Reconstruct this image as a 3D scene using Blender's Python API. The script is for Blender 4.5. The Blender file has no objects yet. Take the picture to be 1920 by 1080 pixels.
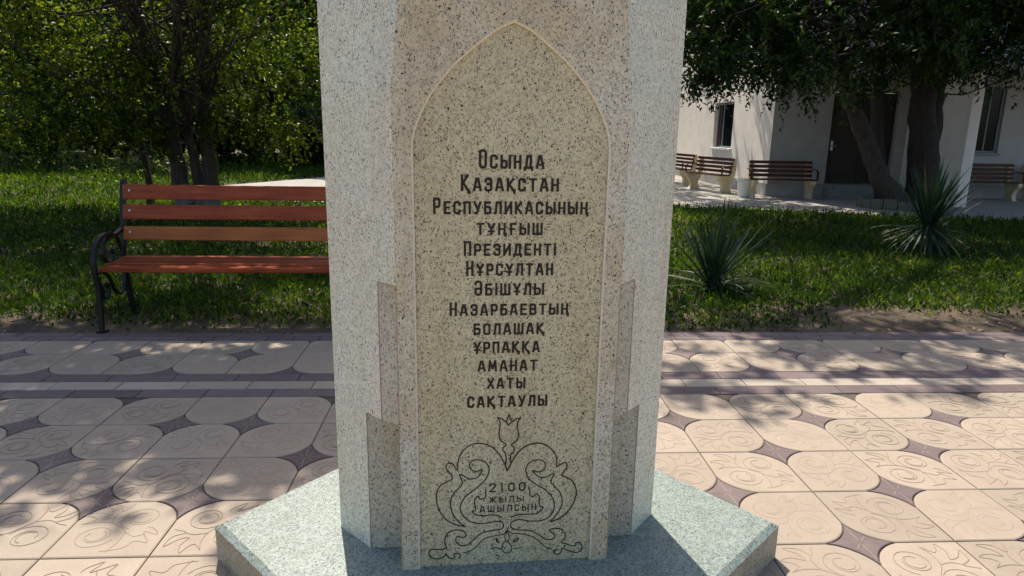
import bpy, math, random
import numpy as np
from mathutils import Matrix, Vector
C = bpy.context.scene.collection
scene = bpy.context.scene
rad = math.radians
# ---------------------------------------------------------------- camera
cam_d = bpy.data.cameras.new("camera"); cam = bpy.data.objects.new("camera", cam_d); C.objects.link(cam)
cam_d.sensor_width = 36.0; cam_d.lens = 36.0 * 1280 / 1920; cam_d.clip_start = 0.05; cam_d.clip_end = 2000
Rw = np.array([[0.9983337, -0.0029452, 0.0576293], [-0.0554296, 0.2287063, 0.9719161], [0.0160426, 0.973491, -0.228162]])
cam.matrix_world = Matrix(((Rw[0][0], Rw[0][1], -Rw[0][2], 0), (Rw[1][0], Rw[1][1], -Rw[1][2], 0), (Rw[2][0], Rw[2][1], -Rw[2][2], 1.61), (0, 0, 0, 1)))
scene.camera = cam
# ---------------------------------------------------------------- daylight
SUN_AZ, SUN_EL = -14.3, 57.0        # azimuth from +Y towards +X, elevation
world = bpy.data.worlds.new("World"); scene.world = world; world.use_nodes = True
wn = world.node_tree; wn.nodes.clear()
sky = wn.nodes.new("ShaderNodeTexSky"); sky.sky_type = 'NISHITA'; sky.sun_disc = False
sky.sun_elevation = rad(SUN_EL); sky.sun_rotation = rad(SUN_AZ); sky.dust_density = 2.2
bg = wn.nodes.new("ShaderNodeBackground"); bg.inputs[1].default_value = 0.11
wo = wn.nodes.new("ShaderNodeOutputWorld"); wn.links.new(sky.outputs[0], bg.inputs[0]); wn.links.new(bg.outputs[0], wo.inputs[0])
sl = bpy.data.lights.new("sun", 'SUN'); sl.energy = 3.9; sl.angle = rad(0.53); sl.color = (1.0, 0.92, 0.80)
sun = bpy.data.objects.new("sun", sl); C.objects.link(sun); sun.location = (-10, 30, 40)
sdir = Vector((math.sin(rad(SUN_AZ)) * math.cos(rad(SUN_EL)), math.cos(rad(SUN_AZ)) * math.cos(rad(SUN_EL)), math.sin(rad(SUN_EL))))
sun.rotation_euler = sdir.to_track_quat('Z', 'Y').to_euler()
scene.view_settings.view_transform = 'Standard'; scene.view_settings.look = 'None'
scene.view_settings.exposure = 0.84; scene.view_settings.gamma = 1.0
scene.render.engine = 'CYCLES'
cy = scene.cycles; cy.use_denoising = True; cy.max_bounces = 8; cy.diffuse_bounces = 5; cy.transmission_bounces = 4
cy.glossy_bounces = 3; cy.caustics_reflective = False; cy.caustics_refractive = False; cy.sample_clamp_indirect = 6.0
# ---------------------------------------------------------------- helpers
def tag(o, label=None, cat=None, group=None, kind=None):
    for k, v in (("label", label), ("category", cat), ("group", group), ("kind", kind)):
        if v: o[k] = v
    return o
def empty(name, loc, label, cat, group=None, rz=0.0):
    o = bpy.data.objects.new(name, None); C.objects.link(o); o.empty_display_size = 0.2
    o.location = loc; o.rotation_euler = (0, 0, rz)
    return tag(o, label, cat, group)
def copy_tree(o, parent=None):
    c = o.copy(); C.objects.link(c)
    if parent is not None: c.parent = parent
    for ch in list(o.children): copy_tree(ch, c)
    return c
class MB:
    """collects faces and links them as ONE mesh object"""
    def __init__(s): s.v = []; s.f = []; s.m = []
    def add(s, vs, fs, m=0):
        b = len(s.v); s.v += [tuple(map(float, p)) for p in vs]; s.f += [tuple(i + b for i in f) for f in fs]; s.m += [m] * len(fs); return s
    def box(s, lo, hi, m=0, M=None, bev=0.0):
        (a, b, c), (d, e, f) = lo, hi
        if bev <= 0:
            P = [(a, b, c), (d, b, c), (d, e, c), (a, e, c), (a, b, f), (d, b, f), (d, e, f), (a, e, f)]
            F = [(0, 3, 2, 1), (4, 5, 6, 7), (0, 1, 5, 4), (1, 2, 6, 5), (2, 3, 7, 6), (3, 0, 4, 7)]
        else:
            t = min(bev, (d - a) / 2.01, (e - b) / 2.01, (f - c) / 2.01); P = []; F = []
            idx = {}
            for ix, (x, sx) in enumerate(((a, 1), (d, -1))):
                for iy, (y, sy) in enumerate(((b, 1), (e, -1))):
                    for iz, (z, sz) in enumerate(((c, 1), (f, -1))):
                        for ax in range(3):
                            q = [x + sx * t, y + sy * t, z + sz * t]; q[ax] = (x, y, z)[ax]
                            idx[(ix, iy, iz, ax)] = len(P); P.append(tuple(q))
            g = idx.get
            for ix in (0, 1): F.append(tuple(g((ix, *w, 0)) for w in ((0, 0), (1, 0), (1, 1), (0, 1))))
            for iy in (0, 1): F.append(tuple(g((w[0], iy, w[1], 1)) for w in ((0, 0), (1, 0), (1, 1), (0, 1))))
            for iz in (0, 1): F.append(tuple(g((*w, iz, 2)) for w in ((0, 0), (1, 0), (1, 1), (0, 1))))
            for i in (0, 1):
                for j in (0, 1):
                    F.append((g((0, i, j, 1)), g((1, i, j, 1)), g((1, i, j, 2)), g((0, i, j, 2))))
                    F.append((g((i, 0, j, 0)), g((i, 1, j, 0)), g((i, 1, j, 2)), g((i, 0, j, 2))))
                    F.append((g((i, j, 0, 0)), g((i, j, 1, 0)), g((i, j, 1, 1)), g((i, j, 0, 1))))
                    for k in (0, 1): F.append(tuple(g((i, j, k, ax)) for ax in range(3)))
        if M is not None: P = [tuple(M @ Vector(p)) for p in P]
        return s.add(P, F, m)
    def prism(s, poly, h, frame, m=0):
        """poly in (a,b) of the frame (origin, A, B, N), extruded by h along N"""
        O_, A, B, N = [np.array(q, float) for q in frame]; n = len(poly)
        lo = [O_ + A * a + B * b for a, b in poly]; hi = [p + N * h for p in lo]
        return s.add(lo + hi, [tuple(range(n))[::-1], tuple(range(n, 2 * n))] + [(i, (i + 1) % n, n + (i + 1) % n, n + i) for i in range(n)], m)
    def tube(s, pts, radii, n=8, m=0, cap=True, flat=None, up=(0, 0, 1)):
        pts = [np.array(p, float) for p in pts]; k = len(pts)
        if not hasattr(radii, '__len__'): radii = [radii] * k
        vs = []; u = None
        for i in range(k):
            t = pts[min(i + 1, k - 1)] - pts[max(i - 1, 0)]; t = t / (np.linalg.norm(t) + 1e-9)
            if u is None:
                u = np.cross(t, (0.3, 0.9, 0.1) if flat is None else flat); u /= np.linalg.norm(u)
            else:
                u = u - t * np.dot(u, t); u /= (np.linalg.norm(u) + 1e-9)
            w = np.cross(t, u)
            for j in range(n):
                a = 2 * math.pi * (j + .5) / n
                vs.append(pts[i] + (u * math.cos(a) + w * math.sin(a)) * radii[i])
        fs = [(i * n + j, i * n + (j + 1) % n, (i + 1) * n + (j + 1) % n, (i + 1) * n + j) for i in range(k - 1) for j in range(n)]
        if cap: fs += [tuple(range(n))[::-1], tuple(range((k - 1) * n, k * n))]
        return s.add(vs, fs, m)
    def bar(s, pts, wx, t, m=0, normal=(1, 0, 0)):
        """flat iron bar of width wx along `normal`, thickness t in the plane of the path"""
        N = np.array(normal, float); pts = [np.array(p, float) for p in pts]; k = len(pts); vs = []
        for i in range(k):
            d = pts[min(i + 1, k - 1)] - pts[max(i - 1, 0)]; d /= np.linalg.norm(d) + 1e-9
            q = np.cross(N, d); q /= np.linalg.norm(q) + 1e-9
            for a, b in ((-1, -1), (1, -1), (1, 1), (-1, 1)): vs.append(pts[i] + N * a * wx / 2 + q * b * t / 2)
        fs = [(i * 4 + j, i * 4 + (j + 1) % 4, i * 4 + 4 + (j + 1) % 4, i * 4 + 4 + j) for i in range(k - 1) for j in range(4)] + [(3, 2, 1, 0), tuple(range(4 * k - 4, 4 * k))]
        return s.add(vs, fs, m)
    def build(s, name, mats, parent=None, origin=(0, 0, 0), smooth=False):
        o_ = np.array(origin, float)
        me = bpy.data.meshes.new(name); me.from_pydata([tuple(np.array(p) - o_) for p in s.v], [], s.f)
        mats = mats if isinstance(mats, (list, tuple)) else [mats]
        for q in mats: me.materials.append(q)
        me.polygons.foreach_set("material_index", s.m)
        if smooth: me.polygons.foreach_set("use_smooth", [True] * len(s.f))
        me.validate(); me.update()
        o = bpy.data.objects.new(name, me); C.objects.link(o)
        if parent is not None: o.parent = parent
        else: o.location = origin
        return o
def catmull(pts, n=6, closed=False):
    P = [np.array(p, float) for p in pts]; out = []; k = len(P)
    for i in range(k if closed else k - 1):
        p0, p1, p2, p3 = (P[(i - 1) % k], P[i], P[(i + 1) % k], P[(i + 2) % k]) if closed else (P[max(i - 1, 0)], P[i], P[i + 1], P[min(i + 2, k - 1)])
        for j in range(n):
            t = j / n; out.append(.5 * (2 * p1 + (p2 - p0) * t + (2 * p0 - 5 * p1 + 4 * p2 - p3) * t * t + (3 * p1 - p0 - 3 * p2 + p3) * t ** 3))
    if not closed: out.append(P[-1])
    return out
def ribbon2d(pts, w, closed=False, ext=0.0):
    """mitred 2-D ribbon -> (left, right) outlines"""
    P = [np.array(p, float) for p in pts]; k = len(P); L = []; R = []
    if ext and not closed:
        d = P[0] - P[1]; P[0] = P[0] + d / np.linalg.norm(d) * ext
        d = P[-1] - P[-2]; P[-1] = P[-1] + d / np.linalg.norm(d) * ext
    for i in range(k):
        a = P[i] - P[i - 1] if (i > 0 or closed) else P[1] - P[0]
        b = P[(i + 1) % k] - P[i] if (i < k - 1 or closed) else P[-1] - P[-2]
        a = a / (np.linalg.norm(a) + 1e-9); b = b / (np.linalg.norm(b) + 1e-9)
        t = a + b; t = t / (np.linalg.norm(t) + 1e-9); n = np.array((-t[1], t[0])); c = max(.45, abs(np.dot(n, (-a[1], a[0]))))
        L.append(P[i] + n * w / 2 / c); R.append(P[i] - n * w / 2 / c)
    return L, R
# ---------------------------------------------------------------- materials
def new_mat(name):
    m = bpy.data.materials.new(name); m.use_nodes = True; nt = m.node_tree
    return m, nt, nt.nodes["Principled BSDF"]
def N(nt, typ, **kw):
    n = nt.nodes.new(typ)
    for k, v in kw.items():
        if k in n.inputs: n.inputs[k].default_value = v
        else: setattr(n, k, v)
    return n
def ramp(nt, fac, stops, interp='LINEAR'):
    r = nt.nodes.new("ShaderNodeValToRGB"); r.color_ramp.interpolation = interp; e = r.color_ramp.elements
    while len(e) < len(stops): e.new(.5)
    for i, (p, c) in enumerate(stops): e[i].position = p; e[i].color = (c[0], c[1], c[2], 1) if hasattr(c, '__len__') else (c, c, c, 1)
    nt.links.new(fac, r.inputs[0]); return r.outputs[0]
def mix(nt, fac, a, b, mode='MIX'):
    n = nt.nodes.new("ShaderNodeMix"); n.data_type = 'RGBA'; n.blend_type = mode; n.clamp_factor = True
    for sock, val in ((n.inputs[0], fac), (n.inputs[6], a), (n.inputs[7], b)):
        if hasattr(val, 'links'): nt.links.new(val, sock)
        elif hasattr(val, '__len__'): sock.default_value = (*val[:3], 1)
        else: sock.default_value = val
    return n.outputs[2]
def coords(nt, scale=(1, 1, 1), loc=(0, 0, 0), rot=(0, 0, 0), warp=0.0, wscale=20.0):
    tc = nt.nodes.new("ShaderNodeTexCoord"); mp = nt.nodes.new("ShaderNodeMapping")
    mp.inputs[1].default_value = loc; mp.inputs[2].default_value = rot; mp.inputs[3].default_value = scale
    nt.links.new(tc.outputs["Object"], mp.inputs[0])
    if warp:
        nz = N(nt, "ShaderNodeTexNoise", Scale=wscale, Detail=1.0); nt.links.new(tc.outputs["Object"], nz.inputs["Vector"])
        sub = N(nt, "ShaderNodeVectorMath", operation='SUBTRACT'); sub.inputs[1].default_value = (.5, .5, .5); nt.links.new(nz.outputs["Color"], sub.inputs[0])
        sc = N(nt, "ShaderNodeVectorMath", operation='SCALE'); sc.inputs[3].default_value = warp; nt.links.new(sub.outputs[0], sc.inputs[0])
        ad = N(nt, "ShaderNodeVectorMath", operation='ADD'); nt.links.new(tc.outputs["Object"], ad.inputs[0]); nt.links.new(sc.outputs[0], ad.inputs[1])
        nt.links.new(ad.outputs[0], mp.inputs[0])
    return mp.outputs[0]
def noise(nt, vec, scale, detail=4.0, rough=.55):
    n = N(nt, "ShaderNodeTexNoise", Scale=scale, Detail=detail, Roughness=rough); nt.links.new(vec, n.inputs["Vector"]); return n.outputs["Fac"]
def bump(nt, bsdf, h, strength=.3, dist=.01):
    b = N(nt, "ShaderNodeBump", Strength=strength, Distance=dist); nt.links.new(h, b.inputs["Height"]); nt.links.new(b.outputs[0], bsdf.inputs["Normal"])
def granite(name, light, mid, stain, dark, dark_amt=.16, stain_amt=.35, rough=.45, fleck=150, hewn=0.0):
    m, nt, bs = new_mat(name)
    v = coords(nt, scale=(1, 1, .72), rot=(.5, .35, .6), warp=.014, wscale=60)
    v0 = coords(nt)
    vo = N(nt, "ShaderNodeTexVoronoi", Scale=fleck * 1.15); nt.links.new(v, vo.inputs["Vector"])
    sep = nt.nodes.new("ShaderNodeSeparateColor"); nt.links.new(vo.outputs["Color"], sep.inputs[0])
    base = ramp(nt, sep.outputs[1], [(0, mid), (.3, light), (.85, light), (1, [min(.85, c * 1.1) for c in light])])
    soft = ramp(nt, noise(nt, v0, 34, 3, .6), [(.3, .90), (.7, 1.06)])
    base = mix(nt, 1.0, base, soft, 'MULTIPLY')
    st = ramp(nt, noise(nt, v0, 2.6, 5, .65), [(.40, 0), (.64, stain_amt)])
    base = mix(nt, st, base, stain, 'MULTIPLY')
    dr = ramp(nt, noise(nt, coords(nt, scale=(7, 7, .55)), 1.6, 5, .6), [(.50, 0), (.72, .5)])
    base = mix(nt, dr, base, (.80, .73, .62), 'MULTIPLY')
    def flecks(scale, amount, core, seedrot):
        vv = coords(nt, scale=(1, 1, .62), rot=(.3 + seedrot, .5, .2 + seedrot), loc=(seedrot, 0, 0), warp=.016, wscale=75)
        vd = N(nt, "ShaderNodeTexVoronoi", Scale=scale); nt.links.new(vv, vd.inputs["Vector"])
        sd = nt.nodes.new("ShaderNodeSeparateColor"); nt.links.new(vd.outputs["Color"], sd.inputs[0])
        pick = N(nt, "ShaderNodeMath", operation='LESS_THAN'); pick.inputs[1].default_value = amount; nt.links.new(sd.outputs[0], pick.inputs[0])
        k = ramp(nt, vd.outputs["Distance"], [(core * .55, 1), (core, 0)])
        f = N(nt, "ShaderNodeMath", operation='MULTIPLY'); nt.links.new(pick.outputs[0], f.inputs[0]); nt.links.new(k, f.inputs[1]); return f.outputs[0]
    ve = N(nt, "ShaderNodeTexVoronoi", Scale=fleck * .8, feature='DISTANCE_TO_EDGE'); nt.links.new(coords(nt, scale=(1, 1, .7), rot=(.2, .8, .4), warp=.02, wscale=90), ve.inputs["Vector"])
    lines = ramp(nt, ve.outputs["Distance"], [(.02, 1), (.11, 0)]); lm_ = ramp(nt, noise(nt, v0, fleck * .55, 2, .5), [(.47, 0), (.60, .8)])
    lf = N(nt, "ShaderNodeMath", operation='MULTIPLY'); nt.links.new(lines, lf.inputs[0]); nt.links.new(lm_, lf.inputs[1])
    base = mix(nt, lf.outputs[0], base, [c * .45 for c in mid])
    col = mix(nt, flecks(fleck * 1.0, dark_amt * 1.5, .48, .9), base, [c * .42 for c in mid])
    col = mix(nt, flecks(fleck * .92, dark_amt, .46, 0), col, dark)
    gr = noise(nt, v0, fleck * 2.6, 2, .6)
    col = mix(nt, 1.0, col, ramp(nt, gr, [(.3, .90), (.7, 1.06)]), 'MULTIPLY')
    nt.links.new(col, bs.inputs["Base Color"]); bs.inputs["Roughness"].default_value = rough
    bs.inputs["Specular IOR Level"].default_value = .35
    if hewn:
        hs = N(nt, "ShaderNodeMath", operation='MULTIPLY_ADD'); hs.inputs[1].default_value = .25; nt.links.new(gr, hs.inputs[0]); nt.links.new(noise(nt, v0, 38, 5, .65), hs.inputs[2]); bump(nt, bs, hs.outputs[0], hewn, .012)
    else: bump(nt, bs, gr, .12, .002)
    return m
def plain(name, col, rough=.6, var=.25, scale=8.0, metallic=0.0, bstr=.1, spec=.4):
    m, nt, bs = new_mat(name); v = coords(nt)
    n1 = noise(nt, v, scale, 6, .6)
    nt.links.new(mix(nt, 1.0, (*col,), ramp(nt, n1, [(.25, 1 - var), (.75, 1 + var)]), 'MULTIPLY'), bs.inputs["Base Color"])
    bs.inputs["Roughness"].default_value = rough; bs.inputs["Metallic"].default_value = metallic; bs.inputs["Specular IOR Level"].default_value = spec
    if bstr: bump(nt, bs, noise(nt, v, scale * 12, 3), bstr, .004)
    return m
def wood(name, c1, c2, rough=.38):
    m, nt, bs = new_mat(name)
    v = coords(nt, scale=(1.2, 22, 22)); tc = coords(nt)
    g = noise(nt, v, 2.0, 6, .65); blot = noise(nt, tc, 2.2, 3)
    col = ramp(nt, g, [(.25, c1), (.7, c2)])
    col = mix(nt, ramp(nt, blot, [(.35, 0), (.7, .55)]), col, [c * .5 for c in c1])
    nt.links.new(col, bs.inputs["Base Color"]); bs.inputs["Roughness"].default_value = rough; bs.inputs["Specular IOR Level"].default_value = .22
    bump(nt, bs, g, .15, .003); return m
def foliage(name, dark, mid, light, trans=.45, rough=.45):
    """leaf colour varies leaf by leaf through the 'tone' attribute"""
    m, nt, bs = new_mat(name)
    at = N(nt, "ShaderNodeAttribute", attribute_name="tone")
    col = ramp(nt, at.outputs["Fac"], [(0, dark), (.55, mid), (1, light)])
    nt.links.new(col, bs.inputs["Base Color"]); bs.inputs["Roughness"].default_value = rough; bs.inputs["Specular IOR Level"].default_value = .22
    tr = nt.nodes.new("ShaderNodeBsdfTranslucent")
    nt.links.new(mix(nt, 1.0, col, (1.5, 1.45, .55), 'MULTIPLY'), tr.inputs["Color"])
    ms = nt.nodes.new("ShaderNodeMixShader"); ms.inputs[0].default_value = trans
    out = nt.nodes["Material Output"]
    nt.links.new(bs.outputs[0], ms.inputs[1]); nt.links.new(tr.outputs[0], ms.inputs[2]); nt.links.new(ms.outputs[0], out.inputs[0])
    return m
def leaf_object(name, base, tip, wid, nrm, tone, mat, parent=None, origin=(0, 0, 0), fold=.25, extra=None):
    """one folded four-cornered leaf per row; base/tip (n,3), wid (n,), nrm (n,3)"""
    n = len(base); o_ = np.array(origin, float)
    d = tip - base; ln = np.linalg.norm(d, axis=1, keepdims=True) + 1e-9; dn = d / ln
    side = np.cross(dn, nrm); side /= np.linalg.norm(side, axis=1, keepdims=True) + 1e-9
    up = np.cross(side, dn)
    midp = base + d * .42
    w = wid[:, None]
    V = np.empty((n, 4, 3), np.float32)
    V[:, 0] = base; V[:, 1] = midp + side * w * .5 + up * w * fold; V[:, 2] = tip; V[:, 3] = midp - side * w * .5 + up * w * fold
    V -= o_
    V = V.reshape(-1, 3); F = np.arange(4 * n, dtype=np.int32).reshape(-1, 4); T = np.repeat(tone.astype(np.float32), 4)
    mi = np.zeros(n, np.int32); mats = [mat]
    if extra is not None:                       # solid dark core added to block sky light between the leaves (verts, tris, tone, material or None)
        ev, ef, et = extra
        F2 = np.array(ef, np.int32) + len(V); V = np.vstack([V, (np.array(ev) - o_).astype(np.float32)]); T = np.concatenate([T, np.full(len(ev), et, np.float32)])
    else: F2 = np.zeros((0, 3), np.int32)
    me = bpy.data.meshes.new(name); me.vertices.add(len(V)); me.vertices.foreach_set("co", V.ravel())
    me.loops.add(4 * len(F) + 3 * len(F2)); me.loops.foreach_set("vertex_index", np.concatenate([F.ravel(), F2.ravel()]).astype(np.int32))
    me.polygons.add(len(F) + len(F2))
    me.polygons.foreach_set("loop_start", np.concatenate([np.arange(len(F)) * 4, 4 * len(F) + np.arange(len(F2)) * 3]).astype(np.int32))
    me.polygons.foreach_set("loop_total", np.concatenate([np.full(len(F), 4), np.full(len(F2), 3)]).astype(np.int32))
    at = me.attributes.new("tone", 'FLOAT', 'POINT'); at.data.foreach_set("value", T)
    me.materials.append(mat); me.update(calc_edges=True)
    o = bpy.data.objects.new(name, me); C.objects.link(o)
    if parent is not None: o.parent = parent
    else: o.location = origin
    return o
def unit(a): return a / (np.linalg.norm(a, axis=-1, keepdims=True) + 1e-9)
def vnoise(x, y, seed=0):
    """smooth 2-D value noise on numpy arrays, 0..1"""
    r = np.random.RandomState(seed).rand(64, 64); xi = np.floor(x).astype(int); yi = np.floor(y).astype(int)
    fx = x - xi; fy = y - yi; fx = fx * fx * (3 - 2 * fx); fy = fy * fy * (3 - 2 * fy)
    g = lambda a, b: r[a % 64, b % 64]
    return (g(xi, yi) * (1 - fx) + g(xi + 1, yi) * fx) * (1 - fy) + (g(xi, yi + 1) * (1 - fx) + g(xi + 1, yi + 1) * fx) * fy
GAPS_HIGH = []  # upper sprays are cut out here so sun strikes the leaves below
GAPS = []                                   # patches of lawn, path and wall that the sun reaches through the crowns
def crown(name, blobs, leaf, width, spray, droop, mat, parent, origin, seed, per=12, core=0.0, tone=(.5, .28)):
    """blobs: (x,y,z,rx,ry,rz,sprays). Leaves sit alternately along short drooping twigs."""
    rs = np.random.RandomState(seed); B = []; T = []; W = []; Nn = []; TO = []; ev = []; ef = []
    for (x, y, z, rx, ry, rz, ns) in blobs:
        c = np.array((x, y, z)); r = np.array((rx, ry, rz))
        q = unit(rs.normal(size=(ns, 3))); rr = rs.rand(ns, 1) ** .42
        # clumps: pull the sprays towards random clump centres, leaving gaps
        nc = max(5, ns // 34); cc = unit(rs.normal(size=(nc, 3))) * (rs.rand(nc, 1) ** .38)
        ci = rs.randint(nc, size=ns); pick = cc[ci]; ct = rs.normal(size=nc) * tone[1] * .55
        p = np.where(rs.rand(ns, 1) < .78, pick + rs.normal(size=(ns, 3)) * .16, q * rr)
        S = c + p * r
        open_ = np.zeros(ns, bool)
        xg = S[:, 0] + .160 * S[:, 2]; yg = S[:, 1] - .629 * S[:, 2]
        for (ga, gb, gr, gs) in GAPS: open_ |= ((xg - ga) / (gr + .42)) ** 2 + ((yg - gb) / (gs + .36)) ** 2 < 1
        for (ga, gb, gr, gs) in GAPS_HIGH: open_ |= (((xg - ga) / gr) ** 2 + ((yg - gb) / gs) ** 2 < 1) & (S[:, 2] > 4.7)
        kp = ~(open_ & (S[:, 2] > 1.2) & (rs.rand(ns) < .96)); S = S[kp]; p = p[kp]; ci = ci[kp]; n_in = ns; ns = len(S)
        if ns == 0: continue
        dr = unit(unit(p) * .8 + rs.normal(size=(ns, 3)) * .6 + np.array((0, 0, -droop)))
        L = spray * (.6 + .8 * rs.rand(ns)); st = np.clip(tone[0] + ct[ci] + rs.normal(size=ns) * tone[1] * .3, 0, 1)
        for k in range(per):
            t = (k + .5) / per
            pos = S + dr * (L * t)[:, None] + np.array((0, 0, -1)) * (L * t * t * .45 * droop)[:, None]
            sd = unit(np.cross(dr, rs.normal(size=(ns, 3))))
            ld = unit(dr * .55 + sd * (1 if k % 2 else -1) * .8 + np.array((0, 0, -.25 * droop)) + rs.normal(size=(ns, 3)) * .25)
            ll = leaf * (.65 + .6 * rs.rand(ns)) * (1 - .25 * t)
            B.append(pos); T.append(pos + ld * ll[:, None]); W.append(ll * width * (.8 + .4 * rs.rand(ns)))
            Nn.append(unit(rs.normal(size=(ns, 3)) * .7 + np.array((0, 0, 1.0)))); TO.append(np.clip(st + rs.normal(size=ns) * tone[1] * .5, 0, 1))
        if core > 0:
            b0 = len(ev); nu, nv = 14, 9
            for i in range(nv):
                for j in range(nu):
                    th = math.pi * (i + .5) / nv; ph = 2 * math.pi * j / nu; k = core * (1 + .35 * (rs.rand() - .5))
                    ev.append((x + rx * k * math.sin(th) * math.cos(ph), y + ry * k * math.sin(th) * math.sin(ph), z + rz * k * math.cos(th)))
            for i in range(nv - 1):
                for j in range(nu):
                    a = b0 + i * nu + j; b = b0 + i * nu + (j + 1) % nu; ef += [(a, b, b + nu), (a, b + nu, a + nu)]
    return leaf_object(name, np.vstack(B), np.vstack(T), np.concatenate(W), np.vstack(Nn), np.concatenate(TO), mat, parent, origin,
                       extra=(ev, ef, .05) if core > 0 else None)
# ================================================================ MATERIALS
M_tile, nt, bs = new_mat("cream paving concrete")
tv = coords(nt); tat = N(nt, "ShaderNodeAttribute", attribute_name="tone")
tb = ramp(nt, noise(nt, tv, 7, 6, .65), [(.25, (.305, .240, .182)), (.6, (.350, .279, .212)), (.85, (.385, .314, .242))])
tb = mix(nt, 1.0, tb, ramp(nt, tat.outputs["Fac"], [(0, .89), (1, 1.06)]), 'MULTIPLY')
grain = noise(nt, tv, 420, 2, .6)
tb = mix(nt, 1.0, tb, ramp(nt, grain, [(.3, .84), (.7, 1.12)]), 'MULTIPLY')
spots = ramp(nt, noise(nt, tv, 26, 3, .5), [(.70, 0), (.76, .5)])
tb = mix(nt, spots, tb, (.20, .14, .09))
nt.links.new(tb, bs.inputs["Base Color"]); bs.inputs["Roughness"].default_value = .75; bump(nt, bs, grain, .35, .0015)
def paving(name, a, b):
    m, nt, bs = new_mat(name); v = coords(nt); at = N(nt, "ShaderNodeAttribute", attribute_name="tone")
    c = ramp(nt, noise(nt, v, 9, 6, .65), [(.25, a), (.8, b)])
    c = mix(nt, 1.0, c, ramp(nt, at.outputs["Fac"], [(0, .82), (1, 1.15)]), 'MULTIPLY')
    g = noise(nt, v, 400, 2, .6); c = mix(nt, 1.0, c, ramp(nt, g, [(.3, .82), (.7, 1.15)]), 'MULTIPLY')
    nt.links.new(c, bs.inputs["Base Color"]); bs.inputs["Roughness"].default_value = .75; bump(nt, bs, g, .35, .0015); return m
M_star = paving("purple paving concrete", (.105, .074, .074), (.165, .120, .116))
M_band = paving("pale band paving", (.33, .275, .215), (.41, .345, .275))
M_joint = plain("joint sand", (.10, .078, .058), .95, .3, 30)
M_line = plain("moulded groove dirt", (.285, .218, .157), .85, .25, 20)
M_slab = granite("pink grey granite", (.79, .74, .585), (.58, .54, .43), (.87, .74, .56), (.045, .036, .028), .20, .8, .55, 185, .55)
M_shaft = granite("grey granite", (.77, .76, .62), (.58, .575, .475), (.92, .86, .74), (.07, .063, .047), .14, .35, .5, 185)
M_panel = granite("olive polished granite", (.70, .63, .415), (.50, .45, .30), (.88, .80, .66), (.035, .030, .018), .21, .5, .38, 185)
M_plinth = granite("green grey granite", (.285, .33, .30), (.15, .19, .175), (.92, .88, .80), (.07, .10, .092), .26, .3, .42, 150)
M_pside = granite("worn plinth edge granite", (.40, .405, .335), (.29, .295, .245), (.7, .64, .5), (.05, .045, .035), .18, .6, .55, 150)
M_arris = plain("pale worn granite edge", (.80, .73, .575), .6, .22, 140)
M_niche = granite("shade darkened niche granite", (.60, .575, .465), (.46, .44, .36), (.84, .76, .64), (.04, .034, .028), .19, .5, .55, 165)  # darker granite colour stands in for shade inside the notches
M_seam = plain("tan caulk", (.42, .31, .21), .8, .25, 15)
M_letter = plain("dark brown inlay paint", (.020, .013, .007), .6, .4, 60, bstr=.15)
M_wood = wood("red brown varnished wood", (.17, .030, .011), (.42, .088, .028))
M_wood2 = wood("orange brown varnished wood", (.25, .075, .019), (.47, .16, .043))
M_iron = plain("black painted iron", (.006, .006, .007), .42, .3, 30, bstr=.12, spec=.35)
M_bolt = plain("zinc bolt", (.5, .5, .5), .35, .2, 40, metallic=.8, bstr=0)
M_cream = plain("cream painted concrete", (.62, .53, .34), .7, .22, 9, bstr=.3)
M_dwood = wood("dark brown bench wood", (.055, .018, .012), (.12, .04, .025))
M_wall = plain("off white plaster", (.80, .74, .65), .9, .10, 3.5, bstr=.25)  # lighter copy of the plaster, brightened for the sunlit walls
M_wall_shade = plain("shade darkened plaster", (.42, .41, .385), .9, .10, 3.5, bstr=.25)  # same plaster in a darker colour, imitating shade on faces turned from the sun
M_base = plain("grey base render", (.36, .35, .33), .9, .15, 5, bstr=.25)
M_door = plain("dark brown metal door", (.030, .020, .013), .5, .3, 4, bstr=.05)
M_step = plain("green grey step stone", (.22, .25, .24), .7, .2, 8)
M_frame = plain("grey green window frame", (.20, .24, .23), .5, .15, 10, bstr=.05)
M_stone = plain("dark edging stone", (.12, .115, .09), .95, .35, 9, bstr=.5)  # dark stone colour with random variation
M_white = plain("white painted metal", (.72, .71, .67), .55, .12, 12, bstr=.1)
M_path = plain("pale concrete paving", (.32, .30, .265), .85, .16, 1.6, bstr=.3)
M_bark = None
def bark(name, c1, c2, lime_h=None):
    m, nt, bs = new_mat(name); v = coords(nt, scale=(9, 9, 1.6), warp=.05, wscale=6); n1 = noise(nt, v, 2.5, 6, .7)
    c = ramp(nt, n1, [(.3, c1), (.7, c2)])
    nt.links.new(c, bs.inputs["Base Color"]); bs.inputs["Roughness"].default_value = .9; bump(nt, bs, n1, .9, .03); return m
M_bark = bark("dark bark", (.014, .011, .009), (.055, .043, .034))
M_barkl = bark("grey brown bark", (.020, .015, .012), (.082, .064, .050))
M_lime = plain("old whitewash on bark", (.14, .135, .125), .95, .45, 9, bstr=.6)
M_leafL = foliage("elm leaves", (.009, .026, .003), (.045, .092, .007), (.17, .215, .018), .5)
M_leafR = foliage("ash leaves", (.006, .018, .006), (.022, .055, .010), (.060, .10, .018), .33)
M_leafB = foliage("far leaves", (.006, .017, .004), (.018, .042, .007), (.045, .075, .012), .22)
M_bush = foliage("pale bush leaves", (.05, .085, .02), (.12, .17, .05), (.24, .28, .12), .4)
M_grass = foliage("lawn leaves", (.008, .022, .004), (.046, .100, .009), (.22, .265, .03), .5)
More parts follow.
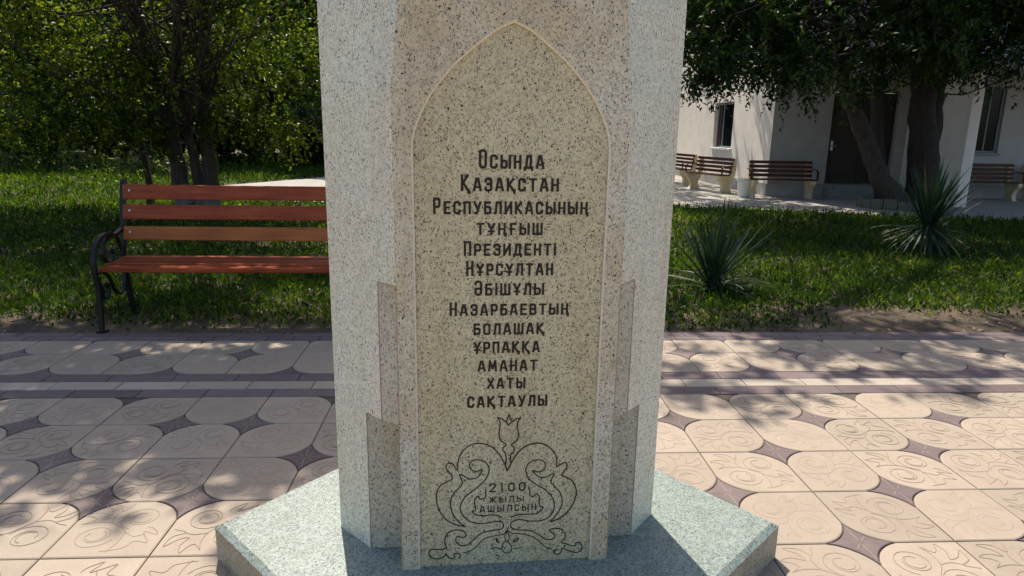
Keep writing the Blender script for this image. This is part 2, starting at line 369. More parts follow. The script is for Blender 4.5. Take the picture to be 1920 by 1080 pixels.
M_yucca = foliage("yucca leaves", (.009, .025, .014), (.024, .052, .028), (.085, .10, .055), .15, .42)
M_litter = foliage("dry leaves", (.10, .065, .03), (.22, .16, .09), (.38, .30, .19), .2, .7)
M_ground, nt, bs = new_mat("soil under grass")
gv = coords(nt)
gc = ramp(nt, noise(nt, gv, 1.6, 6, .6), [(.38, (.060, .040, .024)), (.62, (.130, .092, .058))])
gc = mix(nt, 1.0, gc, ramp(nt, noise(nt, gv, 55, 4, .7), [(.3, .6), (.7, 1.35)]), 'MULTIPLY')
nt.links.new(gc, bs.inputs["Base Color"]); bs.inputs["Roughness"].default_value = .95; bump(nt, bs, noise(nt, gv, 60, 5, .7), .8, .02)

# ================================================================ GROUND, PATH, PAVEMENT
T = 0.4; X0 = -1.63; Y0 = 2.37; EDGE = 5.29
g = MB()
g.add([(-400, -300, -.02), (400, -300, -.02), (400, 700, -.02), (-400, 700, -.02)], [(0, 1, 2, 3)])
tag(g.build("ground", M_ground), kind="structure")
# slightly uneven soil of the lawn
xs = np.concatenate([np.linspace(-24, -8, 33), np.linspace(-7.7, 13, 140), np.linspace(13.5, 24, 12)]); ys = np.concatenate([np.linspace(EDGE + .005, 9, 60), np.linspace(9.15, 34, 70)])
gx, gy = np.meshgrid(xs, ys)
def lawn_z(x, y):
    fade = np.clip((y - EDGE) / .5, 0, 1)
    near = np.clip((14.0 - y) / 2.0, 0, 1)
    return -.012 + (.035 * vnoise(x * 1.3, y * 1.3, 1) + .02 * vnoise(x * 4, y * 4, 2) - .008) * fade * near
gz = lawn_z(gx, gy)
vs = np.stack([gx, gy, gz], -1).reshape(-1, 3); nx = len(xs)
fs = [(j * nx + i, j * nx + i + 1, (j + 1) * nx + i + 1, (j + 1) * nx + i) for j in range(len(ys) - 1) for i in range(nx - 1)]
lw = MB(); lw.v = [tuple(p) for p in vs]; lw.f = fs; lw.m = [0] * len(fs)
tag(lw.build("lawn_soil", M_ground, smooth=True), kind="structure")
PATH = [(-6.7, 18.3), (-6.1, 15.0), (-3.1, 14.7), (1.0, 14.7), (4.4, 14.45), (6.8, 13.75), (10.4, 12.4), (14, 11.2), (30, 7), (30, 60), (10, 60), (2, 33), (-4.6, 22)]
p = MB(); p.add([(x, y, .016) for x, y in PATH], [tuple(range(len(PATH)))])
n = len(PATH); p.add([(x, y, .016) for x, y in PATH] + [(x, y, -.03) for x, y in PATH], [(i, n + i, n + (i + 1) % n, (i + 1) % n) for i in range(n)])
tag(p.build("path", M_path), kind="structure")
def in_path(x, y):
    ins = np.zeros(len(x), bool); k = len(PATH)
    for i in range(k):
        (x1, y1), (x2, y2) = PATH[i], PATH[(i + 1) % k]
        c = ((y1 > y) != (y2 > y)) & (x < (x2 - x1) * (y - y1) / ((y2 - y1) if y2 != y1 else 1e-9) + x1); ins ^= c
    return ins
rng = random.Random(5)
pv = MB(); tones = []
def put(vs, fs, m, tone): pv.add(vs, fs, m); tones.extend([tone] * len(vs))
def slab_poly(poly, m, z=0.0, bev=.005, tone=.5, h=.012):
    """a paving unit with a small worn edge"""
    P = np.array(poly, float); k = len(P); c = P.mean(0); inn = []
    for i in range(k):
        a = P[i] - P[i - 1]; b = P[(i + 1) % k] - P[i]; a /= np.linalg.norm(a) + 1e-9; b /= np.linalg.norm(b) + 1e-9
        na = np.array((-a[1], a[0])); nb = np.array((-b[1], b[0])); q = na + nb; q /= np.linalg.norm(q) + 1e-9
        inn.append(P[i] + q * bev / max(.5, np.dot(q, na)))
    vs = [(x, y, z) for x, y in inn] + [(x, y, z - .003) for x, y in P] + [(x, y, z - h) for x, y in P]
    fs = [tuple(range(k))] + [(r * k + i, (r + 1) * k + i, (r + 1) * k + (i + 1) % k, r * k + (i + 1) % k) for r in (0, 1) for i in range(k)]
    put(vs, fs, m, tone)
def star(i, j):
    if j >= 5: return (i + j) % 2 == (0)  # far strip
    return (i + j) % 2 == 0 if i >= 1 else (i + j) % 2 == 1
R_ = .36 * T; SAG = .046
def arc(c, a, b, n=7):
    """points from a to b bulging towards c"""
    a = np.array(a, float); b = np.array(b, float); c = np.array(c, float); mid = (a + b) / 2; d = unit(c - mid); s = SAG * .62; L = np.linalg.norm(b - a)
    rr = (L * L / 4 + s * s) / (2 * s); o = mid + d * (s - rr); a0 = math.atan2(*(a - o)[::-1]); a1 = math.atan2(*(b - o)[::-1]); da = (a1 - a0 + math.pi) % (2 * math.pi) - math.pi
    return [o + rr * np.array((math.cos(a0 + da * t / n), math.sin(a0 + da * t / n))) for t in range(n + 1)]
def clip_y(poly, lo, hi):
    for s, lim in ((1, lo), (-1, -hi)):
        out = []; k = len(poly)
        for i in range(k):
            p, q = poly[i], poly[(i + 1) % k]; a, b = s * p[1] - lim, s * q[1] - lim
            if a >= 0: out.append(p)
            if a * b < 0: t = a / (a - b); out.append((p[0] + (q[0] - p[0]) * t, p[1] + (q[1] - p[1]) * t))
        poly = out
        if len(poly) < 3: return []
    # drop near-duplicate points
    return [p for i, p in enumerate(poly) if math.hypot(p[0] - poly[i - 1][0], p[1] - poly[i - 1][1]) > .002]
G = .0026
def groove(pts, w=.0034, z=.0012):
    L, Rr = ribbon2d(pts, w); k = len(L)
    put([(x, y, z - .0011) for x, y in L] + [(x, y, z) for x, y in pts] + [(x, y, z - .0011) for x, y in Rr],
        [(k + i, i, i + 1, k + i + 1) for i in range(k - 1)] + [(2 * k + i, k + i, k + i + 1, 2 * k + i + 1) for i in range(k - 1)], 3, .5)
def spiral(cx, cy, r0, r1, a0, turns, n=26, sq=1.0):
    return [(cx + (r0 + (r1 - r0) * t / n) * math.cos(a0 + turns * 2 * math.pi * t / n), cy + sq * (r0 + (r1 - r0) * t / n) * math.sin(a0 + turns * 2 * math.pi * t / n)) for t in range(n + 1)]
MOTIF = [spiral(-.055, .062, .074, .030, -1.9, -1.55), spiral(-.055, .062, .030, .036, 2.3, .55, 10),
         spiral(.062, -.052, .076, .030, 2.9, -1.5), spiral(.062, -.052, .030, .037, 1.1, .55, 10)]
MOTIF += [[tuple(q) for q in catmull(c, 5)] for c in (
    [(-.155, -.02), (-.10, -.035), (-.03, -.03), (.0, .0), (.03, .045), (.035, .10), (.02, .15)],
    [(.02, .15), (.05, .115), (.07, .13), (.085, .165), (.10, .12), (.085, .075), (.12, .085), (.155, .125), (.15, .07), (.11, .04), (.16, .02)],
    [(-.15, .0), (-.13, -.07), (-.09, -.09), (-.10, -.14), (-.06, -.115), (-.03, -.10), (-.05, -.155), (-.01, -.125), (.0, -.10)],
    [(.03, .045), (.075, .055), (.115, .04)], [(-.03, -.03), (-.06, -.075), (-.045, -.11)])]
for i in range(-12, 17):
    for j in range(-7, 7):
        x = X0 + i * T; y = Y0 + j * T
        ylo, yhi = (-9, 3.955) if j < 4 else (4.355, 5.075)
        if j == 4: continue
        jj = j - 1 if j >= 5 else j          # far strip starts one row later
        if j >= 5: y = 4.36 + (j - 5) * T
        if y > 5.07: continue
        def st(a, b):                        # is there a star at that node
            if j >= 5: return (a + (b - 5)) % 2 == 1
            return star(a, b)
        # tile polygon counter-clockwise with the corners that touch a star cut by an arc
        cs = [(x, y, i, j), (x + T, y, i + 1, j), (x + T, y + T, i + 1, j + 1), (x, y + T, i, j + 1)]
        poly = []
        for q, (cx_, cy_, a, b) in enumerate(cs):
            pr_ = cs[q - 1]; nx_ = cs[(q + 1) % 4]
            inx = G if cx_ == x else -G; iny = G if cy_ == y else -G
            if st(a, b):
                u = unit(np.array((pr_[0] - cx_, pr_[1] - cy_), float)); w = unit(np.array((nx_[0] - cx_, nx_[1] - cy_), float))
                off = np.array((inx, iny)); cc = np.array((cx_, cy_)) + off
                poly += [tuple(v_) for v_ in arc(cc, cc + u * R_, cc + w * R_)]
            else: poly.append((cx_ + inx, cy_ + iny))
        poly = clip_y(poly, ylo, yhi)
        if len(poly) < 3: continue
        slab_poly(poly, 0, rng.uniform(-.0012, .0006), tone=rng.random())
        # moulded scroll relief
        if y > .9:
            rot = (0 if (i + j) % 2 else math.pi / 2) + (math.pi if rng.random() < .5 else 0); cr, sr = math.cos(rot), math.sin(rot)
            for c in MOTIF:
                q = [(x + T / 2 + 1.1 * (a * cr - b * sr), y + T / 2 + 1.1 * (a * sr + b * cr)) for a, b in c]
                if max(v_[1] for v_ in q) > yhi - .01 or min(v_[1] for v_ in q) < ylo: continue
                groove(q)
    for j in range(-7, 8):
        y = Y0 + j * T if j < 5 else 4.36 + (j - 5) * T; x = X0 + i * T
        if j == 4 or y > 5.3: continue
        on = star(i, j) if j < 4 else (i + (j - 5)) % 2 == 1
        if not on: continue
        ylo, yhi = (-9, 3.955) if j < 4 else (4.355, 5.075)
        r = R_ + .0; tips = [(x + r, y), (x, y + r), (x - r, y), (x, y - r)]; poly = []
        for q in range(4): poly += [tuple(v_) for v_ in arc((x, y), tips[q], tips[(q + 1) % 4])][:-1]
        poly = [(x + (a - x) * .955, y + (b - y) * .955) for a, b in poly]
        full = poly; poly = clip_y(poly, ylo, yhi)
        if len(poly) < 3: continue
        slab_poly(poly, 1, -.0005, .003, rng.random())
        if len(poly) == len(full) and y > .9:
            for a in range(8):
                t_ = a * math.pi / 4; L_ = r * (.78 if a % 2 == 0 else .38); groove([(x + .012 * math.cos(t_), y + .012 * math.sin(t_)), (x + L_ * math.cos(t_ + .06), y + L_ * math.sin(t_ + .06))], .004, .0010)
def strip(ya, yb, length, m, off):
    x = X0 - 12 * T + off
    while x < X0 + 17 * T:
        slab_poly([(x + .0025, ya + .0025), (x + length - .0025, ya + .0025), (x + length - .0025, yb - .0025), (x + .0025, yb - .0025)], m, rng.uniform(-.001, .0008), .004, rng.random()); x += length
strip(3.957, 4.088, .4, 1, .0); strip(4.088, 4.222, .4, 2, .22); strip(4.222, 4.353, .4, 1, .1)
strip(5.077, 5.182, .2, 1, .05); strip(5.182, EDGE, .4, 1, .15)
put([(X0 - 12.2 * T, -.5, -.0085), (X0 + 17.2 * T, -.5, -.0085), (X0 + 17.2 * T, EDGE, -.0085), (X0 - 12.2 * T, EDGE, -.0085)], [(0, 1, 2, 3)], 4, .5)
pav = pv.build("pavement", [M_tile, M_star, M_band, M_line, M_joint])
at = pav.data.attributes.new("tone", 'FLOAT', 'POINT')
if len(pav.data.vertices) == len(tones): at.data.foreach_set("value", tones)
tag(pav, kind="structure")
# plain paving continues beyond the drawn tiles
f2 = MB(); a0, a1 = X0 - 12.2 * T, X0 + 17.2 * T
f2.add([(-30, -12, -.010), (30, -12, -.010), (30, -.5, -.010), (-30, -.5, -.010), (-30, EDGE, -.010), (a0, -.5, -.010), (a0, EDGE, -.010), (30, EDGE, -.010), (a1, -.5, -.010), (a1, EDGE, -.010)],
       [(0, 1, 2, 3), (3, 5, 6, 4), (8, 2, 7, 9)])
tag(f2.build("pavement_beyond", M_tile), kind="structure")
# ================================================================ MONUMENT
MO = np.array((0.1175, 2.0635, 0.0)); MU = np.array((.99846, .05555, 0)); MV = np.array((-.05555, .99846, 0)); MZ = np.array((0, 0, 1.0))
def mp(u, v, z): return tuple(MO + MU * u + MV * v + MZ * z)
mon = empty("monument", (0.1175, 2.35, 0), "speckled granite monument with an engraved pointed arch panel standing on a green grey plinth", "monument")
org = (0.1175, 2.35, 0)
ZB = .15
# plinth: six-cornered block with a chamfered top edge
PL = [(-.962, 2.344), (-.29, 1.60), (.436, 1.585), (1.179, 2.287), (.66, 2.954), (-.44, 2.965)]
pc = np.mean(np.array(PL), 0); n = 6; b = MB(); ch = .022; inn = []
for i in range(n):
    P = np.array(PL[i]); a = unit(P - np.array(PL[i - 1])); d = unit(np.array(PL[(i + 1) % n]) - P)
    na = np.array((-a[1], a[0])); nb = np.array((-d[1], d[0])); q = unit(na + nb); inn.append(P + q * ch / max(.5, np.dot(q, na)))
ring = lambda pts, z: [(x, y, z) for x, y in pts]
b.add(ring(inn, ZB) + ring(PL, ZB - .016) + ring(PL, -.02), [tuple(range(n))], 0)
b.f += [(i, n + i, n + (i + 1) % n, (i + 1) % n) for i in range(n)]; b.m += [0] * n
b.f += [(n + i, 2 * n + i, 2 * n + (i + 1) % n, n + (i + 1) % n) for i in range(n)]; b.m += [1] * n
b.build("plinth", [M_plinth, M_pside], mon, org)
def W(z):                                   # half width of the front slab
    return float(np.interp(z, [0, 1.72, 1.97, 2.35], [.352, .354, .328, .285]))
ARCH = [(.2915, ZB), (.2915, .6), (.2920, 1.1), (.2935, 1.45), (.2935, 1.545), (.2875, 1.591), (.2640, 1.652), (.2280, 1.713), (.1700, 1.782), (.1200, 1.826), (.0620, 1.872), (.030, 1.890), (.0, 1.9035)]
lowA = ARCH[:4]; hiA = [tuple(q) for q in catmull(ARCH[4:], 5)]; ARC = lowA + hiA
ZT = 2.35
s = MB()
for sg in (-1, 1):
    k = len(ARC)
    def off(i, o):                           # arch outline pushed outwards by o
        u, z = ARC[i]; u2, z2 = ARC[min(i + 1, k - 1)]; u1, z1 = ARC[max(i - 1, 0)]
        t = unit(np.array((u2 - u1, z2 - z1))); nn = np.array((t[1], -t[0]))
        if i == k - 1: return (0.0, z + o * 1.35)
        return (u + nn[0] * o, z + (nn[1] * o if z > ZB + .01 else 0))
    vs = []
    for i in range(k):
        uo, zo = off(i, .0055)
        vs += [mp(sg * W(zo), 0, zo), mp(sg * uo, 0, zo), mp(sg * ARC[i][0], .006, ARC[i][1]), mp(sg * ARC[i][0], .016, ARC[i][1])]
    fs = []; b0 = len(s.f)
    for i in range(k - 1):
        for c in range(3):
            q = (4 * i + c, 4 * i + c + 1, 4 * i + 5 + c, 4 * i + 4 + c); fs.append(q if sg < 0 else q[::-1])
    s.add(vs, fs)
    for q in range(1, len(fs), 3): s.m[b0 + q] = 1
    zs = [off(k - 1, .0055)[1], 1.96, 2.1, ZT]
    for a, c in zip(zs[:-1], zs[1:]):
        q = [mp(sg * W(a), 0, a), mp(0, 0, a), mp(0, 0, c), mp(sg * W(c), 0, c)]; s.add(q, [(0, 1, 2, 3) if sg < 0 else (3, 2, 1, 0)])
    # returns of the slab inside the two stepped notches
    for z0, z1, dep in ((ZB, .665, .135), (.665, 1.134, .07)):
        q = [mp(sg * .352, 0, z0), mp(sg * .352, dep, z0), mp(sg * .352, dep, z1), mp(sg * .352, 0, z1)]; s.add(q, [(0, 1, 2, 3)])
s.build("front_slab", [M_slab, M_arris], mon, org)
pn = MB(); k = len(ARC)
for i in range(k - 1):
    (u0, z0), (u1, z1) = ARC[i], ARC[i + 1]
    pn.add([mp(-u0 - .001, .012, z0), mp(u0 + .001, .012, z0), mp(u1 + .001, .012, z1), mp(-u1 - .001, .012, z1)], [(0, 1, 2, 3)])
panel = pn.build("panel", M_panel, mon, org)
sh = MB(); seams = []
for sg, Lc, Bk in ((-1, (.5905, .279), (.36, .56)), (1, (.598, .264), (.36, .56))):
    seam = MB(); seams.append(seam)
    S = lambda z: (W(z), 0.0)
    def on(v): t = v / Lc[1]; return (.352 + (Lc[0] - .352) * t, v)
    Q = lambda uv, z: mp(sg * uv[0], uv[1], z)
    F1, F2 = on(.07), on(.135); I1 = (.352, .034); I2 = (.352, .135)
    def face(*pts, m=0): sh.add(list(pts), [tuple(range(len(pts)))], m)
    for a, c in ((1.134, 1.5), (1.5, 1.72), (1.72, 1.97), (1.97, ZT)): face(Q(Lc, a), Q(S(a), a), Q(S(c), c), Q(Lc, c))
    face(Q(Lc, .665), Q(F1, .665), Q(F1, 1.134), Q(Lc, 1.134)); face(Q(Lc, ZB), Q(F2, ZB), Q(F2, .665), Q(Lc, .665))
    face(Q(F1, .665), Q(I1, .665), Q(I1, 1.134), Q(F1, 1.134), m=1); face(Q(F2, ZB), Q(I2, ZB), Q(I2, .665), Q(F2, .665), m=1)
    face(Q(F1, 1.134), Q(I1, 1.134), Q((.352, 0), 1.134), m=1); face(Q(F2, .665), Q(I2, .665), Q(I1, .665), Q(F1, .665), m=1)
    face(Q(Lc, ZB), Q(Bk, ZB), Q(Bk, ZT), Q(Lc, ZT))
    # pale caulk along the cut edges
    def line(a, c, w=.004): seam.tube([a, c], w / 2, 5)
    line(Q(F1, .665), Q(F1, 1.134), .004); line(Q(F2, ZB), Q(F2, .665), .004)
    line(Q(F1, 1.134), Q((.352, 0), 1.134), .0045); line(Q(F2, .665), Q(F1, .665), .004)
    line(Q((.352, 0), 1.134), Q((.352, 0), ZB), .0035)
sh.add([mp(-.36, .56, ZB), mp(.36, .56, ZB), mp(.36, .56, ZT), mp(-.36, .56, ZT)], [(0, 1, 2, 3)])
top = [mp(-W(ZT), 0, ZT), mp(W(ZT), 0, ZT), mp(.598, .264, ZT), mp(.36, .56, ZT), mp(-.36, .56, ZT), mp(-.5905, .279, ZT)]
apex = mp(0, .28, ZT + .28); sh.add(top + [apex], [(i, (i + 1) % 6, 6) for i in range(6)])
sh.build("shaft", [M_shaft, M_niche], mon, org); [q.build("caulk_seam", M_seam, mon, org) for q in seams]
# ---- inscription
def rect(w, c=.11): return ([(c, 0), (w - c, 0), (w, c), (w, 1 - c), (w - c, 1), (c, 1), (0, 1 - c), (0, c)], True)
def O(*p): return (list(p), False)
bowl = lambda w, h: O((0, 0), (w - .1, 0), (w, .1), (w, h - .1), (w - .1, h), (0, h))
GL = {
 'О': (.48, [rect(.48)]), 'С': (.46, [O((.46, .76), (.46, .89), (.35, 1), (.11, 1), (0, .89), (0, .11), (.11, 0), (.35, 0), (.46, .11), (.46, .24))]),
 'Ы': (.70, [O((0, 1), (0, 0)), bowl(.42, .56), O((.70, 0), (.70, 1))]), 'Н': (.46, [O((0, 0), (0, 1)), O((.46, 0), (.46, 1)), O((0, .5), (.46, .5))]),
 'Д': (.58, [O((.08, 0), (.17, 1), (.48, 1), (.48, 0)), O((-.03, -.17), (-.03, 0), (.60, 0), (.60, -.17))]),
 'А': (.54, [O((0, 0), (.2, 1), (.34, 1), (.54, 0)), O((.09, .27), (.45, .27))]),
 'Қ': (.54, [O((0, 0), (0, 1)), O((.46, 1), (.10, .52), (.48, 0)), O((.48, 0), (.56, 0), (.56, -.2))]),
 'К': (.48, [O((0, 0), (0, 1)), O((.46, 1), (.10, .52), (.48, 0))]),
 'З': (.46, [O((0, .78), (0, .9), (.1, 1), (.36, 1), (.46, .9), (.46, .62), (.38, .53), (.16, .53)), O((.38, .53), (.46, .44), (.46, .1), (.36, 0), (.1, 0), (0, .1), (0, .24))]),
 'Т': (.52, [O((0, 1), (.52, 1)), O((.26, 1), (.26, 0))]), 'Р': (.45, [O((0, 0), (0, 1)), O((0, 1), (.35, 1), (.45, .9), (.45, .53), (.35, .43), (0, .43))]),
 'Е': (.42, [O((.42, 1), (0, 1), (0, 0), (.42, 0)), O((0, .52), (.36, .52))]), 'П': (.46, [O((0, 0), (0, 1), (.46, 1), (.46, 0))]),
 'У': (.50, [O((0, 1), (.27, .34)), O((.5, 1), (.20, 0), (.04, 0))]), 'Б': (.45, [O((.41, 1), (0, 1), (0, 0)), bowl(.45, .58)]),
 'Л': (.50, [O((-.02, 0), (.06, .04), (.14, 1), (.50, 1), (.50, 0))]), 'И': (.50, [O((0, 1), (0, 0)), O((0, 0), (.5, 1)), O((.5, 1), (.5, 0))]),
 'Ұ': (.50, [O((0, 1), (.25, .5)), O((.5, 1), (.25, .5)), O((.25, .5), (.25, 0)), O((.05, .27), (.45, .27))]),
 'Ң': (.54, [O((0, 0), (0, 1)), O((.46, 0), (.46, 1)), O((0, .5), (.46, .5)), O((.46, 0), (.56, 0), (.56, -.2))]),
 'Ғ': (.44, [O((.44, 1), (.06, 1), (.06, 0)), O((-.06, .5), (.32, .5))]), 'Ш': (.70, [O((0, 1), (0, 0), (.7, 0), (.7, 1)), O((.35, 0), (.35, 1))]),
 'І': (.0, [O((0, 0), (0, .80)), O((0, 1.04), (0, 1.05))]),
 'Ә': (.48, [O((0, .80), (0, .9), (.1, 1), (.38, 1), (.48, .9), (.48, .1), (.38, 0), (.1, 0), (0, .1), (0, .46), (.48, .46))]),
 'В': (.45, [O((0, 0), (0, 1)), O((0, 1), (.33, 1), (.42, .92), (.42, .62), (.34, .53), (0, .53)), O((.34, .53), (.45, .44), (.45, .1), (.35, 0), (0, 0))]),
 'Х': (.50, [O((0, 0), (.5, 1)), O((0, 1), (.5, 0))]), 'М': (.62, [O((0, 0), (.06, 1)), O((.06, 1), (.31, .25)), O((.31, .25), (.56, 1)), O((.56, 1), (.62, 0))]),
 'Ж': (.72, [O((.36, 0), (.36, 1)), O((0, 1), (.28, .52), (0, 0)), O((.72, 1), (.44, .52), (.72, 0)), O((.28, .52), (.44, .52))]),
 '2': (.46, [O((0, .76), (0, .88), (.11, 1), (.36, 1), (.46, .88), (.46, .62), (0, 0), (.48, 0))]), '1': (.06, [O((.03, 0), (.03, 1))]), '0': (.46, [rect(.46, .16)]),
}
LINES = [
 ("Осында",-0.0991,0.0981,1.4905,1.5323,1.5472),
 ("Қазақстан",-0.1528,0.1443,1.4226,1.4638,1.4733),
 ("Республикасының",-0.2359,0.2391,1.3534,1.3931,1.4039),
 ("тұңғыш",-0.1063,0.0980,1.2894,1.3277,0.0000),
 ("Президенті",-0.1440,0.1418,1.2251,1.2637,1.2712),
 ("Нұрсұлтан",-0.1364,0.1343,1.1620,1.2016,1.2105),
 ("Әбішұлы",-0.1111,0.1075,1.0991,1.1382,1.1472),
 ("Назарбаевтың",-0.1881,0.1892,1.0339,1.0720,1.0791),
 ("болашақ",-0.1136,0.1122,0.9708,1.0090,0.0000),
 ("ұрпаққа",-0.1134,0.0988,0.9096,0.9484,0.0000),
 ("аманат",-0.1000,0.0932,0.8479,0.8857,0.0000),
 ("хаты",-0.0694,0.0548,0.7882,0.8256,0.0000),
 ("сақтаулы",-0.1328,0.1283,0.7249,0.7642,0.0000),
 ("2100",-0.0600,0.0629,0.4199,0.4525,0.0000),
 ("жылы",-0.0596,0.0583,0.3806,0.4024,0.0000),
 ("ашылсын",-0.0916,0.1011,0.3459,0.3700,0.0000),
]
